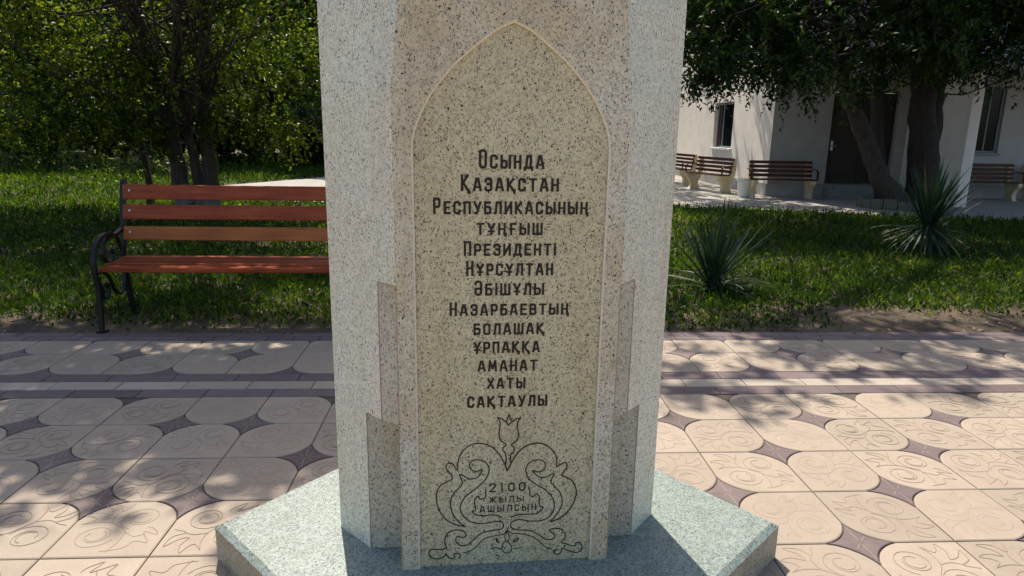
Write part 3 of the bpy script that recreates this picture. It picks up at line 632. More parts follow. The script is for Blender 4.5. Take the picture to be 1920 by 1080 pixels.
ORN = {
 "outl":[ (0.0002,0.4957),(-0.0119,0.5279),(-0.0308,0.5630),(-0.0572,0.5879),(-0.0938,0.5994),(-0.1301,0.5907),(-0.1534,0.5650),(-0.1623,0.5399),(-0.1655,0.5086),(-0.1717,0.5118),(-0.1779,0.5263),(-0.1898,0.5319),(-0.2002,0.5289),(-0.2029,0.5160),(-0.1951,0.5013),(-0.1864,0.4895),(-0.1822,0.4749),(-0.1953,0.4669),(-0.2163,0.4563),(-0.2294,0.4396),(-0.2359,0.4109),(-0.2310,0.3756),(-0.2145,0.3395),(-0.1855,0.3112),(-0.1403,0.2951) ],
 "inl":[ (-0.1403,0.2951),(-0.1616,0.3159),(-0.1801,0.3436),(-0.1879,0.3734),(-0.1867,0.4027),(-0.1746,0.4254),(-0.1562,0.4449),(-0.1483,0.4590),(-0.1535,0.4736),(-0.1587,0.4894),(-0.1456,0.4848),(-0.1247,0.4723),(-0.1010,0.4753),(-0.0879,0.4909),(-0.0854,0.5052),(-0.0959,0.4999),(-0.1116,0.5006),(-0.1221,0.5096),(-0.1258,0.5224),(-0.1206,0.5353),(-0.1039,0.5409),(-0.0830,0.5366),(-0.0671,0.5233),(-0.0602,0.5070),(-0.0642,0.4841),(-0.0772,0.4615),(-0.1035,0.4366),(-0.1351,0.4118),(-0.1520,0.3863),(-0.1563,0.3601),(-0.1457,0.3359),(-0.1217,0.3138),(-0.0869,0.3041),(-0.0547,0.3072),(-0.0225,0.3103),(-0.0116,0.3019),(-0.0103,0.2880),(-0.0221,0.2784),(-0.0491,0.2757),(-0.0813,0.2696),(-0.1054,0.2499),(-0.1296,0.2270),(-0.1511,0.2235),(-0.1682,0.2353),(-0.1714,0.2506),(-0.1644,0.2604),(-0.1510,0.2549),(-0.1393,0.2566),(-0.1377,0.2668),(-0.1457,0.2792),(-0.1670,0.2846),(-0.1910,0.2799),(-0.2044,0.2645),(-0.2087,0.2437),(-0.2035,0.2223),(-0.2046,0.2163),(-0.2260,0.2133),(-0.2431,0.2155),(-0.2553,0.2151),(-0.2623,0.2046),(-0.2583,0.1892),(-0.2450,0.1793),(-0.2263,0.1793),(-0.2102,0.1863),(-0.2048,0.1963),(-0.1995,0.1856),(-0.1861,0.1756),(-0.1753,0.1799),(-0.1780,0.1904),(-0.1699,0.1960),(-0.1565,0.1891),(-0.1592,0.1752) ],
 "lowl":[ (-0.1457,0.1964),(-0.1215,0.2023),(-0.0999,0.2192),(-0.0758,0.2452),(-0.0380,0.2551),(-0.0110,0.2597),(0.0034,0.2740) ],
 "tul":[ (-0.0348,0.6896),(-0.0258,0.6726),(-0.0266,0.6531),(-0.0289,0.6280),(-0.0234,0.6081),(-0.0049,0.5915),(-0.0137,0.5816),(-0.0151,0.5709),(-0.0065,0.5592),(-0.0041,0.5362),(-0.0060,0.5208),(0.0002,0.4957) ],
 "petal":[ (-0.0348,0.6896),(-0.0192,0.6835),(-0.0060,0.6719),(0.0020,0.6605),(0.0148,0.6740),(0.0303,0.6835),(0.0423,0.6843) ],
 "dia":[ (-0.0055,0.6730),(0.0030,0.6978),(0.0122,0.6758) ],
 "tur":[ (0.0423,0.6843),(0.0331,0.6717),(0.0309,0.6511),(0.0365,0.6284),(0.0317,0.6060),(0.0135,0.5908),(0.0227,0.5791),(0.0208,0.5655),(0.0115,0.5556),(0.0102,0.5356),(0.0120,0.5212),(0.0002,0.4957) ],
 "outr":[ (0.0002,0.4957),(0.0146,0.5268),(0.0326,0.5576),(0.0585,0.5822),(0.0953,0.5934),(0.1274,0.5853),(0.1520,0.5643),(0.1662,0.5378),(0.1672,0.5059),(0.1778,0.5113),(0.1964,0.5192),(0.2021,0.5103),(0.1999,0.4958),(0.1896,0.4816),(0.1872,0.4730),(0.2010,0.4636),(0.2205,0.4509),(0.2351,0.4237),(0.2374,0.3939),(0.2266,0.3585),(0.2057,0.3295),(0.1816,0.3097),(0.1518,0.2985) ],
 "inr":[ (0.1518,0.2985),(0.1729,0.3252),(0.1873,0.3545),(0.1903,0.3783),(0.1812,0.4084),(0.1614,0.4330),(0.1502,0.4453),(0.1514,0.4599),(0.1601,0.4753),(0.1492,0.4776),(0.1360,0.4682),(0.1145,0.4674),(0.0954,0.4799),(0.0860,0.4937),(0.1032,0.4883),(0.1192,0.4923),(0.1285,0.5076),(0.1226,0.5252),(0.1021,0.5324),(0.0809,0.5269),(0.0653,0.5103),(0.0642,0.4871),(0.0743,0.4634),(0.0990,0.4418),(0.1320,0.4196),(0.1545,0.3919),(0.1635,0.3617),(0.1589,0.3349),(0.1431,0.3147),(0.1187,0.3051),(0.0805,0.3048),(0.0424,0.3128),(0.0208,0.3062),(0.0145,0.2945),(0.0212,0.2802),(0.0431,0.2730),(0.0814,0.2684),(0.1091,0.2529),(0.1315,0.2364),(0.1510,0.2292),(0.1674,0.2356),(0.1670,0.2497),(0.1529,0.2596),(0.1526,0.2688),(0.1690,0.2721),(0.1913,0.2666),(0.2040,0.2507),(0.2046,0.2322),(0.1929,0.2175),(0.2098,0.2104),(0.2296,0.2012),(0.2435,0.2022),(0.2443,0.2115),(0.2571,0.2120),(0.2661,0.1978),(0.2639,0.1824),(0.2474,0.1741),(0.2220,0.1818),(0.1965,0.1939),(0.1940,0.1835),(0.1861,0.1716),(0.1721,0.1736),(0.1651,0.1852),(0.1827,0.1891) ],
 "lowr":[ (0.1603,0.1948),(0.1380,0.2022),(0.1153,0.2251),(0.0873,0.2462),(0.0488,0.2581),(0.0215,0.2609),(0.0034,0.2740) ],
 "carl":[ (-0.0707,0.4321),(-0.0715,0.4058),(-0.0794,0.3962),(-0.0927,0.3981),(-0.0954,0.4070),(-0.1060,0.3987),(-0.1086,0.3812),(-0.1043,0.3633),(-0.1074,0.3528),(-0.1165,0.3533),(-0.1058,0.3397),(-0.0817,0.3337),(-0.0496,0.3356),(-0.0281,0.3309),(-0.0145,0.3230) ],
 "carr":[ (0.0724,0.4313),(0.0780,0.4192),(0.0795,0.4015),(0.0920,0.3979),(0.1010,0.4064),(0.1110,0.3940),(0.1115,0.3762),(0.1146,0.3582),(0.1245,0.3565),(0.1177,0.3431),(0.1017,0.3319),(0.0691,0.3318),(0.0366,0.3311),(0.0151,0.3226) ],
 "bud":[ (0.0035,0.2709),(-0.0044,0.2514),(-0.0020,0.2367),(0.0056,0.2326),(0.0110,0.2402),(0.0097,0.2542),(0.0035,0.2709) ],
 "bulb":[ (-0.0020,0.2330),(-0.0116,0.2202),(-0.0136,0.2032),(-0.0046,0.1892),(0.0118,0.1870),(0.0203,0.2000),(0.0168,0.2155),(0.0068,0.2301) ],
 "l1":[ (-0.0353,0.2471),(-0.0242,0.2282),(-0.0324,0.2348),(-0.0353,0.2471) ],
 "l2":[ (0.0231,0.2292),(0.0328,0.2390),(0.0437,0.2414),(0.0357,0.2309),(0.0231,0.2292) ],
 "l3":[ (-0.0538,0.2056),(-0.0376,0.2095),(-0.0157,0.2033) ],
 "l4":[ (0.0280,0.2020),(0.0444,0.2034),(0.0564,0.2070) ],
 "l5":[ (-0.0346,0.1818),(-0.0208,0.1748) ],
}
def flat_ribbon(mb, pts, w, v, closed=False, ext=0.0, th=.0012):
    L, R2 = ribbon2d(pts, w, closed, ext); k = len(L)
    vs = [mp(x, v - th, z) for x, z in L] + [mp(x, v - th, z) for x, z in R2] + [mp(x, v, z) for x, z in L] + [mp(x, v, z) for x, z in R2]
    fs = []
    for i in range(k if closed else k - 1):
        j = (i + 1) % k; fs += [(i, k + i, k + j, j), (i, j, 2 * k + j, 2 * k + i), (k + i, 3 * k + i, 3 * k + j, k + j)]
    if not closed: fs += [(0, 2 * k, 3 * k, k), (k - 1, 2 * k - 1, 4 * k - 1, 3 * k - 1)]
    mb.add(vs, fs)
for li, (txt, u0, u1, zb, zc, zt) in enumerate(LINES):
    thin = li >= 13; sw = .14 if thin else .18; gap = .34 if thin else .25
    cap = zc - zb; items = []; x = 0.0
    for ci, chv in enumerate(txt):
        w, st_ = GL[chv.upper()]; h = cap * (1.0)
        k = 1.0; hh = cap
        if ci == 0 and zt: hh = zt - zb; k = 1.06
        if chv == '1': x += .10
        items.append((x, w * k, st_, hh)); x += w * k + sw + gap
        if chv == '1': x += .10
    total = x - gap; fx = (u1 - u0) / total; mb = MB(); q = 0
    for x, w, st_, hh in items:
        wn_ = max(w, 1e-6); kx = fx * (w / GL_W if (GL_W := max(1e-6, w)) else 1)
        s_abs = sw * cap
        for pts, closed in st_:
            P = [(u0 + (x + sw / 2 + px * (w / max(1e-6, w))) * fx, zb + s_abs / 2 + py * (hh - s_abs)) for px, py in pts]
            q += 1; horiz = abs(pts[0][1] - pts[-1][1]) < 1e-6 and len(pts) == 2
            flat_ribbon(mb, P, s_abs * (.80 if horiz else 1.0), .012, closed, 0.0 if closed else s_abs * .5 * (.9), th=.0010 + .00012 * (q % 7))
    mb.build("inscription_line", M_letter, panel, (0, 0, 0) if False else org)
mb = MB(); q = 0
sharp = {"dia", "petal"}
for key, pts in ORN.items():
    c = pts if key in sharp else [tuple(v_) for v_ in catmull(pts, 5)]
    q += 1; lowpart = key in ("lowl", "lowr", "bulb", "bud", "l1", "l2", "l3", "l4", "l5")
    flat_ribbon(mb, c, .0026 if lowpart else .0036, .012, False, .0004, th=.0010 + .00012 * (q % 9))
mb.build("engraved_ornament", M_letter, panel, org)

# ================================================================ RED BENCH
bx0, bx1, by = -2.90, -0.90, 5.33
bo = ((bx0 + bx1) / 2, 5.6, 0)
bench = empty("park_bench", bo, "red brown slatted bench with black iron arms on the lawn left of the monument", "bench")
def back_y(z): return 5.76 + (z - .55) * .19
for k_, (z0, z1) in enumerate(((.983, 1.103), (.822, .942), (.652, .766))):
    m_ = MB(); zc = (z0 + z1) / 2; hh = (z1 - z0) / 2; th = math.atan(.19)
    Mx = Matrix.Translation((0, back_y(zc), zc)) @ Matrix.Rotation(-th, 4, 'X')
    m_.box((bx0 + .02, -.034, -hh), (bx1 - .02, -.002, hh), 0, Mx, .006)
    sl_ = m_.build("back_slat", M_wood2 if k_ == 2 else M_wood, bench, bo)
    for xb in (bx0 + .075, bx1 - .075):
        bb = MB(); bb.tube([tuple(Mx @ Vector((xb, -.032, .01))), tuple(Mx @ Vector((xb, -.038, .01)))], .009, 10); bb.build("bolt", M_bolt, sl_, bo)
for k_, (y0, y1) in enumerate(((5.335, 5.43), (5.445, 5.54), (5.555, 5.65), (5.662, 5.752))):
    m_ = MB(); zz = .512 + .010 * k_ - (.012 if k_ > 1 else 0); m_.box((bx0 + .02, y0, zz - (.042 if k_ == 0 else .032)), (bx1 - .02, y1, zz), 0, None, .006)
    m_.build("seat_slat", M_wood, bench, bo)
for xs_ in (bx0, bx1):
    m_ = MB(); wq = .034
    P = lambda pts, n_=6: catmull([(xs_, y, z) for y, z in pts], n_)
    m_.bar(P([(5.30, .0), (5.318, .15), (5.322, .35), (5.305, .50), (5.315, .60), (5.375, .69), (5.47, .735), (5.57, .735), (5.65, .715), (5.74, .735), (5.80, .76)]), wq, .026)
    m_.bar(P([(5.83, 0), (5.80, .2), (5.762, .42), (5.755, .5), (5.785, .62), (5.82, .80), (5.87, 1.06), (5.895, 1.125), (5.915, 1.13)]), wq + .004, .03)
    m_.bar([(xs_, 5.318, .462), (xs_, 5.76, .486)], wq, .02)
    m_.bar(P([(5.745, .50), (5.735, .60), (5.68, .69), (5.58, .712), (5.49, .68), (5.455, .60), (5.485, .53), (5.555, .52), (5.60, .56), (5.585, .605), (5.545, .605), (5.535, .57)], 7), wq * .8, .016)
    m_.bar(P([(5.345, .43), (5.36, .33), (5.40, .25), (5.455, .262), (5.47, .32), (5.43, .365), (5.385, .345), (5.39, .305), (5.42, .30)], 7), wq * .8, .016)
    m_.bar(P([(5.43, .455), (5.50, .40), (5.55, .30), (5.62, .235), (5.69, .25), (5.735, .33), (5.745, .42)], 7), wq * .8, .016)
    m_.bar([(xs_, 5.385, .245), (xs_, 5.325, .245)], wq * .8, .016)
    m_.box((xs_ - .03, 5.27, -.005), (xs_ + .03, 5.35, .012), 0); m_.box((xs_ - .03, 5.79, -.005), (xs_ + .03, 5.87, .02), 0)
    m_.build("iron_side_frame", M_iron, bench, bo)

# ================================================================ BUILDING
bd_o = (9.0, 20.0, 0)
bd = empty("plaster_building", bd_o, "off white plastered building with deep windows and a dark door behind the right hand trees", "building")
def bpart(mb, name, mat, parent=bd, origin=bd_o): return mb.build(name, mat, parent, origin)
H = 7.5
m_ = MB()
# west wall along X=7.5 with a window hole between y 19.92..21.52, z 1.12..2.46
wy0, wy1, wz0, wz1 = 19.92, 21.5, 1.12, 2.46
def quad(a, b, c, d, m=0): m_.add([a, b, c, d], [(0, 1, 2, 3)], m)
Xw = 7.5; Yc = 17.2
for (ya, yb, za, zb_) in ((Yc, wy0, 0, H), (wy1, 48, 0, H), (wy0, wy1, 0, wz0), (wy0, wy1, wz1, H)): quad((Xw, ya, za), (Xw, ya, zb_), (Xw, yb, zb_), (Xw, yb, za))
for (a, b_) in (((wy0, wz0), (wy1, wz0)), ((wy1, wz0), (wy1, wz1)), ((wy1, wz1), (wy0, wz1)), ((wy0, wz1), (wy0, wz0))): quad((Xw, *a), (Xw, *b_), (Xw + .22, *b_), (Xw + .22, *a))
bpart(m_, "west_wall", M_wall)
m_ = MB()
dx0, dx1, dz1 = 9.0, 10.72, 2.62
quad((Xw, Yc, 0), (dx0, Yc, 0), (dx0, Yc, H), (Xw, Yc, H)); quad((dx0, Yc, dz1), (dx1, Yc, dz1), (dx1, Yc, H), (dx0, Yc, H))
quad((dx0, Yc, 0), (dx0, Yc + .25, 0), (dx0, Yc + .25, dz1), (dx0, Yc, dz1)); quad((dx1, Yc, 0), (dx1, Yc + .25, 0), (dx1, Yc + .25, dz1), (dx1, Yc, dz1)); quad((dx0, Yc, dz1), (dx1, Yc, dz1), (dx1, Yc + .25, dz1), (dx0, Yc + .25, dz1))
vx0, vx1, vz0, vz1 = 12.55, 13.48, 1.17, 2.84
quad((dx1, Yc, 0), (vx0, Yc, 0), (vx0, Yc, H), (dx1, Yc, H)); quad((vx1, Yc, 0), (26, Yc, 0), (26, Yc, H), (vx1, Yc, H)); quad((vx0, Yc, 0), (vx1, Yc, 0), (vx1, Yc, vz0), (vx0, Yc, vz0)); quad((vx0, Yc, vz1), (vx1, Yc, vz1), (vx1, Yc, H), (vx0, Yc, H))
for (a, b_) in (((vx0, vz0), (vx1, vz0)), ((vx1, vz0), (vx1, vz1)), ((vx1, vz1), (vx0, vz1)), ((vx0, vz1), (vx0, vz0))): quad((a[0], Yc, a[1]), (b_[0], Yc, b_[1]), (b_[0], Yc + .2, b_[1]), (a[0], Yc + .2, a[1]))
bpart(m_, "front_wall", M_wall_shade)
m_ = MB(); m_.box((10.98, 15.0, 0), (11.24, Yc - .003, 3.02), 0, None, .012); bpart(m_, "wall_fin", M_wall)
m_ = MB(); m_.box((9.9, 14.8, 3.023), (26, Yc - .003, 3.27), 0, None, .015); bpart(m_, "canopy_slab", M_wall_shade)
m_ = MB(); m_.box((7.35, 17.0, H), (26.2, 48, H + .18), 0); bpart(m_, "roof", M_base)
m_ = MB(); m_.box((Xw - .05, Yc - .05, 0), (dx0 - .02, Yc - .003, .34), 0, None, .008); m_.box((Xw - .05, Yc - .002, 0), (Xw - .003, 40, .34), 0, None, .008); m_.box((11.26, Yc - .05, 0), (25, Yc - .003, .34), 0, None, .008); bpart(m_, "base_course", M_base)
m_ = MB(); m_.box((dx0 + .02, Yc + .12, .35), ((dx0 + dx1) / 2 - .005, Yc + .17, dz1 - .01), 0, None, .006); m_.box(((dx0 + dx1) / 2 + .005, Yc + .12, .35), (dx1 - .02, Yc + .17, dz1 - .01), 0, None, .006)
for q0 in (dx0, (dx0 + dx1) / 2):
    for za, zb_ in ((.55, 1.3), (1.45, 2.4)): m_.box((q0 + .12, Yc + .108, za), (q0 + .74, Yc + .119, zb_), 0, None, .006)
door = bpart(m_, "door", M_door)
m_ = MB(); m_.tube([(dx0 + .13, Yc + .10, 1.30), (dx0 + .13, Yc + .05, 1.30), (dx0 + .22, Yc + .05, 1.30)], .014, 8); m_.box((dx0 + .10, Yc + .095, 1.18), (dx0 + .16, Yc + .107, 1.42), 0); bpart(m_, "handle", M_bolt, door)
m_ = MB(); m_.box((8.98, 16.72, 0), (10.05, Yc + .1, .35), 0, None, .012); m_.box((10.052, 16.9, 0), (10.9, Yc + .1, .345), 0, None, .012); bpart(m_, "door_step", M_step)
m_ = MB(); m_.tube([(11.36, 16.98, .1), (11.36, 16.98, 3.02)], .05, 10); bpart(m_, "drainpipe", M_white)
M_glass, nt, bs = new_mat("dark window glass"); bs.inputs["Base Color"].default_value = (.008, .010, .012, 1); bs.inputs["Roughness"].default_value = .08; bs.inputs["Specular IOR Level"].default_value = .18
# west window
m_ = MB(); f_ = .06
for lo, hi in (((Xw + .10, wy0, wz0), (Xw + .16, wy0 + f_, wz1)), ((Xw + .10, wy1 - f_, wz0), (Xw + .16, wy1, wz1)), ((Xw + .10, wy0 + f_, wz0), (Xw + .16, wy1 - f_, wz0 + f_)), ((Xw + .10, wy0 + f_, wz1 - f_), (Xw + .16, wy1 - f_, wz1)), ((Xw + .105, wy0 + 1.05, wz0 + f_), (Xw + .155, wy0 + 1.10, wz1 - f_))): m_.box(lo, hi, 0, None, .006)
w1 = bpart(m_, "window", M_frame); m_ = MB(); m_.box((Xw + .125, wy0 + .02, wz0 + .02), (Xw + .132, wy1 - .02, wz1 - .02)); bpart(m_, "pane", M_glass, w1)
m_ = MB(); m_.box((Xw - .07, wy0 - .06, wz0 - .05), (Xw + .095, wy1 + .06, wz0 + .012), 0, None, .006); bpart(m_, "sill", M_white, w1)
m_ = MB()
for lo, hi in (((vx0, Yc + .06, vz0), (vx0 + f_, Yc + .12, vz1)), ((vx1 - f_, Yc + .06, vz0), (vx1, Yc + .12, vz1)), ((vx0 + f_, Yc + .06, vz0), (vx1 - f_, Yc + .12, vz0 + f_)), ((vx0 + f_, Yc + .06, vz1 - f_), (vx1 - f_, Yc + .12, vz1)), ((vx0 + .56, Yc + .065, vz0 + f_), (vx0 + .60, Yc + .115, vz1 - f_))): m_.box(lo, hi, 0, None, .006)
w2 = bpart(m_, "window", M_frame); m_ = MB(); m_.box((vx0 + .02, Yc + .09, vz0 + .02), (vx1 - .02, Yc + .097, vz1 - .02)); bpart(m_, "pane", M_glass, w2)
m_ = MB(); m_.box((vx0 - .05, Yc - .06, vz0 - .05), (vx1 + .05, Yc + .055, vz0 + .012), 0, None, .006); bpart(m_, "sill", M_frame, w2)

# ================================================================ CONCRETE SIDED BENCHES
def side_profile():
    front = catmull([(.10, .0), (.14, .05), (.16, .14), (.11, .26), (.015, .345), (.0, .40)], 4)
    back = catmull([(.53, .90), (.545, .70), (.52, .50), (.47, .36), (.40, .24), (.385, .13), (.42, .05), (.47, .0)], 4)
    return [tuple(q) for q in front] + [(.0, .445), (.36, .445), (.41, .52), (.475, .90)] + [tuple(q) for q in back]
def make_bench(length, label, arm_end=True):
    root = empty("garden_bench", (0, 0, 0), label, "bench", "slatted benches with cream concrete sides along the building")
    prof = side_profile()
    for sx in (-1, 1):
        m_ = MB(); x = sx * length / 2 - (.0 if sx < 0 else .11)
        m_.prism(prof, .11, ((x, 0, 0), (0, 1, 0), (0, 0, 1), (1, 0, 0))); m_.build("concrete_side", M_cream, root)
    for k_ in range(4):
        z = .52 + k_ * .105; y = .385 + (z - .52) * .17; m_ = MB(); m_.box((-length / 2 - .02, y - .03, z), (length / 2 + .02, y, z + .075), 0, None, .006); m_.build("back_slat", M_dwood, root)
    for k_ in range(4):
        y = .01 + k_ * .09; m_ = MB(); m_.box((-length / 2 - .02, y, .448), (length / 2 + .02, y + .075, .48), 0, None, .006); m_.build("seat_slat", M_dwood, root)
    for sx in (-1, 1):
        m_ = MB(); x = sx * (length / 2 + .045); m_.bar(catmull([(x, .06, .46), (x, .05, .62), (x, .09, .68), (x, .20, .70), (x, .42, .70)], 5), .05, .022); m_.build("armrest", M_dwood, root)
    return root
proto = make_bench(1.5, "cream sided bench with dark slats facing forward, left of the dark door")
proto.location = (7.60, 16.42, .016); proto.rotation_euler = (0, 0, rad(-6))
for loc, rz, lb in (((6.22, 18.52, .016), -72, "bench set sideways under the small deep window, sunlit slats and cream concrete ends"),
                    ((6.05, 21.1, .016), -80, "farthest bench along the wall, mostly hidden behind the monument edge"),
                    ((12.92, 16.40, .016), 0, "shaded bench under the tall window, right of the wall fin and the spiky plant"),
                    ((14.75, 16.40, .016), 0, "shaded bench cut off by the right edge of the photo")):
    c = copy_tree(proto); c.location = loc; c.rotation_euler = (0, 0, rad(rz)); c["label"] = lb
# litter bin
bo2 = (6.80, 16.90, .016); bn = empty("litter_bin", bo2, "white tapered concrete bin standing between two cream sided benches", "bin")
m_ = MB(); prof_ = [(.13, 0), (.14, .03), (.19, .40), (.215, .41), (.215, .47), (.18, .47), (.15, .10)]; nn_ = 20
vs = [(bo2[0] + r * math.cos(2 * math.pi * j / nn_), bo2[1] + r * math.sin(2 * math.pi * j / nn_), .016 + z) for r, z in prof_ for j in range(nn_)]
fs = [(i * nn_ + j, i * nn_ + (j + 1) % nn_, (i + 1) * nn_ + (j + 1) % nn_, (i + 1) * nn_ + j) for i in range(len(prof_) - 1) for j in range(nn_)] + [tuple(range((len(prof_) - 1) * nn_, len(prof_) * nn_))]
m_.add(vs, fs); m_.build("bin_body", M_white, bn, bo2)
# ================================================================ TREES
GAPS += [(-4.4, 6.2, 1.0, .45), (-3.3, 6.7, .7, .25), (-5.4, 7.1, 1.0, .4), (-1.9, 9.7, 2.2, .4), (-4.6, 9.0, .8, .3), (-11.5, 19.0, 4.0, 2.5), (-1.3, 6.3, .4, .2),
         (3.7, 8.0, 1.2, .3), (5.2, 7.5, 1.4, .3), (6.0, 8.4, .8, .2), (7.2, 9.8, .8, .3), (6.3, 6.6, .8, .2), (2.7, 5.9, .5, .15), (4.6, 5.9, 1.0, .12), (3.4, 10.2, .6, .2),
         (7.75, 18.4, .12, .5), (7.75, 20.1, .12, .35), (7.8, 22.3, .15, .7), (6.4, 16.6, .5, .2), (-1.5, 5.25, .5, .04)]
GAPS += [(-4.7, 5.75, 1.0, .2), (4.4, 6.8, .9, .2), (6.6, 7.4, .7, .25), (-3.0, 7.6, .7, .25)]
GAPS_HIGH += [(-2.7, 9.2, 1.4, 1.0), (-4.9, 9.9, 1.0, .7), (-6.8, 10.4, 1.3, .8), (3.4, 9.4, .6, .5)]
def limb(mb, pts, r0, r1, n=10, m=0, wob=.02, seed=0, steps=5):
    rs = np.random.RandomState(seed); P = catmull(pts, steps); k = len(P); P = [p + rs.normal(size=3) * wob * (0 if i == 0 else 1) for i, p in enumerate(P)]
    R2 = [(r0 + (r1 - r0) * i / (k - 1)) * (1 + .035 * rs.normal()) for i in range(k)]
    mb.tube(P, R2, n, m); return P
def twigs(mb, start, centre, count, seed, r=.02, m=0):
    rs = np.random.RandomState(seed)
    for _ in range(count):
        s_ = np.array(start[rs.randint(len(start))]); e = np.array(centre[:3]) + rs.normal(size=3) * np.array(centre[3:6]) * .55
        mid_ = (s_ + e) / 2 + rs.normal(size=3) * .25; limb(mb, [s_, mid_, e], r, .006, 5, m, .03, rs.randint(9999), 4)
# ---- elm on the left
to = (-4.85, 12.4, 0)
elm = empty("elm_tree", to, "spreading tree with several forked stems and sunlit yellow green leaves behind the red bench", "tree")
loL = [(-7.0, 12.2, 2.3, 1.9, 1.7, 1.25, 720), (-5.9, 11.6, 2.0, 1.2, 1.3, .9, 390), (-3.5, 11.6, 2.75, 1.2, 1.4, 1.0, 510), (-4.6, 12.4, 3.2, 2.2, 2.0, 1.2, 840), (-2.6, 11.0, 3.9, 1.7, 1.6, .95, 630),
       (-7.6, 11.0, 3.9, 2.0, 1.8, 1.2, 690), (-5.4, 10.6, 4.4, 2.3, 1.8, 1.1, 630), (-8.6, 12.4, 2.6, 1.4, 1.5, 1.2, 360), (-3.6, 12.2, 2.2, 1.0, 1.2, .9, 300)]
upL = [(-3.4, 7.2, 5.6, 1.5, .9, .7, 320), (-5.3, 7.4, 6.0, 1.3, 1.0, .8, 280), (-2.3, 8.1, 6.4, 1.0, .8, .7, 180), (-5.6, 10.2, 6.2, 2.8, 2.2, 1.4, 752), (-3.1, 9.0, 6.3, 1.9, 1.6, 1.2, 577), (-4.3, 12.0, 7.3, 3.0, 2.6, 1.5, 700), (-6.8, 8.7, 6.0, 2.2, 1.7, 1.2, 577), (-1.7, 10.4, 6.2, 1.4, 1.5, 1.0, 297), (-2.6, 7.6, 6.0, 1.2, 1.0, .8, 262), (-4.6, 7.7, 5.7, 1.5, 1.0, .8, 350), (-6.2, 14.0, 6.5, 2.4, 1.8, 1.4, 455)]
blL = loL + upL
tb_ = MB(); st = []
st += limb(tb_, [(-4.98, 12.4, -.05), (-5.12, 12.4, .6), (-5.17, 12.4, 1.2), (-5.30, 12.4, 2.3), (-5.6, 12.2, 3.6), (-6.0, 11.8, 5.5)], .155, .07, 12, 0, .015, 1)
st += limb(tb_, [(-4.84, 12.45, -.05), (-4.84, 12.45, .7), (-4.93, 12.45, 1.55), (-5.0, 12.5, 2.6), (-4.9, 12.6, 4.4)], .105, .05, 10, 0, .015, 2)
st += limb(tb_, [(-4.66, 12.38, -.05), (-4.60, 12.4, .7), (-4.60, 12.4, 1.6), (-4.50, 12.4, 2.75), (-4.45, 12.3, 3.7), (-4.0, 11.6, 5.6)], .145, .07, 12, 0, .015, 3)
limb(tb_, [(-5.2, 12.4, 1.4), (-5.7, 12.1, 1.7), (-6.3, 11.8, 2.0), (-6.9, 11.8, 2.5)], .06, .02, 7, 0, .03, 4)
limb(tb_, [(-4.5, 12.4, 2.6), (-3.8, 12.0, 2.9), (-3.0, 11.5, 3.3), (-2.4, 11.0, 3.8)], .07, .02, 7, 0, .03, 5)
for q, bb_ in enumerate(blL): twigs(tb_, [p for p in st if p[2] > 1.3], bb_, 7, 40 + q, .022)
rs = np.random.RandomState(3)                      # dead bare twigs low on the left
for q in range(26):
    s_ = np.array((-5.2, 12.3, 1.2 + rs.rand() * .8)); e = s_ + np.array((-.9 * rs.rand() - .25, -.5 * rs.rand(), -.55 * rs.rand() + .1)); limb(tb_, [s_, (s_ + e) / 2 + rs.normal(size=3) * .07, e], .010, .003, 4, 0, .012, q, 3)
tb_.build("trunk", M_barkl, elm, to, True)
lm = MB()
for (x, y, r) in ((-5.02, 12.4, .165), (-4.84, 12.45, .113), (-4.64, 12.39, .155)):
    dx_ = (-.11 if x < -4.9 else .045 if x > -4.7 else 0); lm.tube([(x, y, -.04), (x + dx_ * .5, y, .28), (x + dx_, y, .55)], [r * 1.06, r * 1.03, r], 12, 0, False)
lm.build("whitewash_band", M_lime, elm, to, True)
crown("crown", loL, .088, .58, .42, .55, M_leafL, elm, to, 11, 14, 0, (.5, .5))
crown("upper_crown", upL, .16, .58, .55, .45, M_leafL, elm, to, 14, 12, 0, (.5, .5))
# ---- slim sapling
so_ = (-6.2, 13.6, 0); sap = empty("sapling", so_, "slim dark tree trunk just left of the forked tree", "tree")
m_ = MB(); limb(m_, [(-6.2, 13.6, -.03), (-6.25, 13.6, .9), (-6.35, 13.5, 2.2), (-6.3, 13.4, 4.6)], .075, .03, 9, 0, .015, 6); m_.build("trunk", M_bark, sap, so_, True)
crown("crown", [(-6.4, 13.5, 3.2, 1.5, 1.3, 1.2, 200), (-6.2, 13.4, 4.8, 1.6, 1.5, 1.2, 180)], .11, .55, .4, .5, M_leafL, sap, so_, 12, 12, 0, (.35, .4))
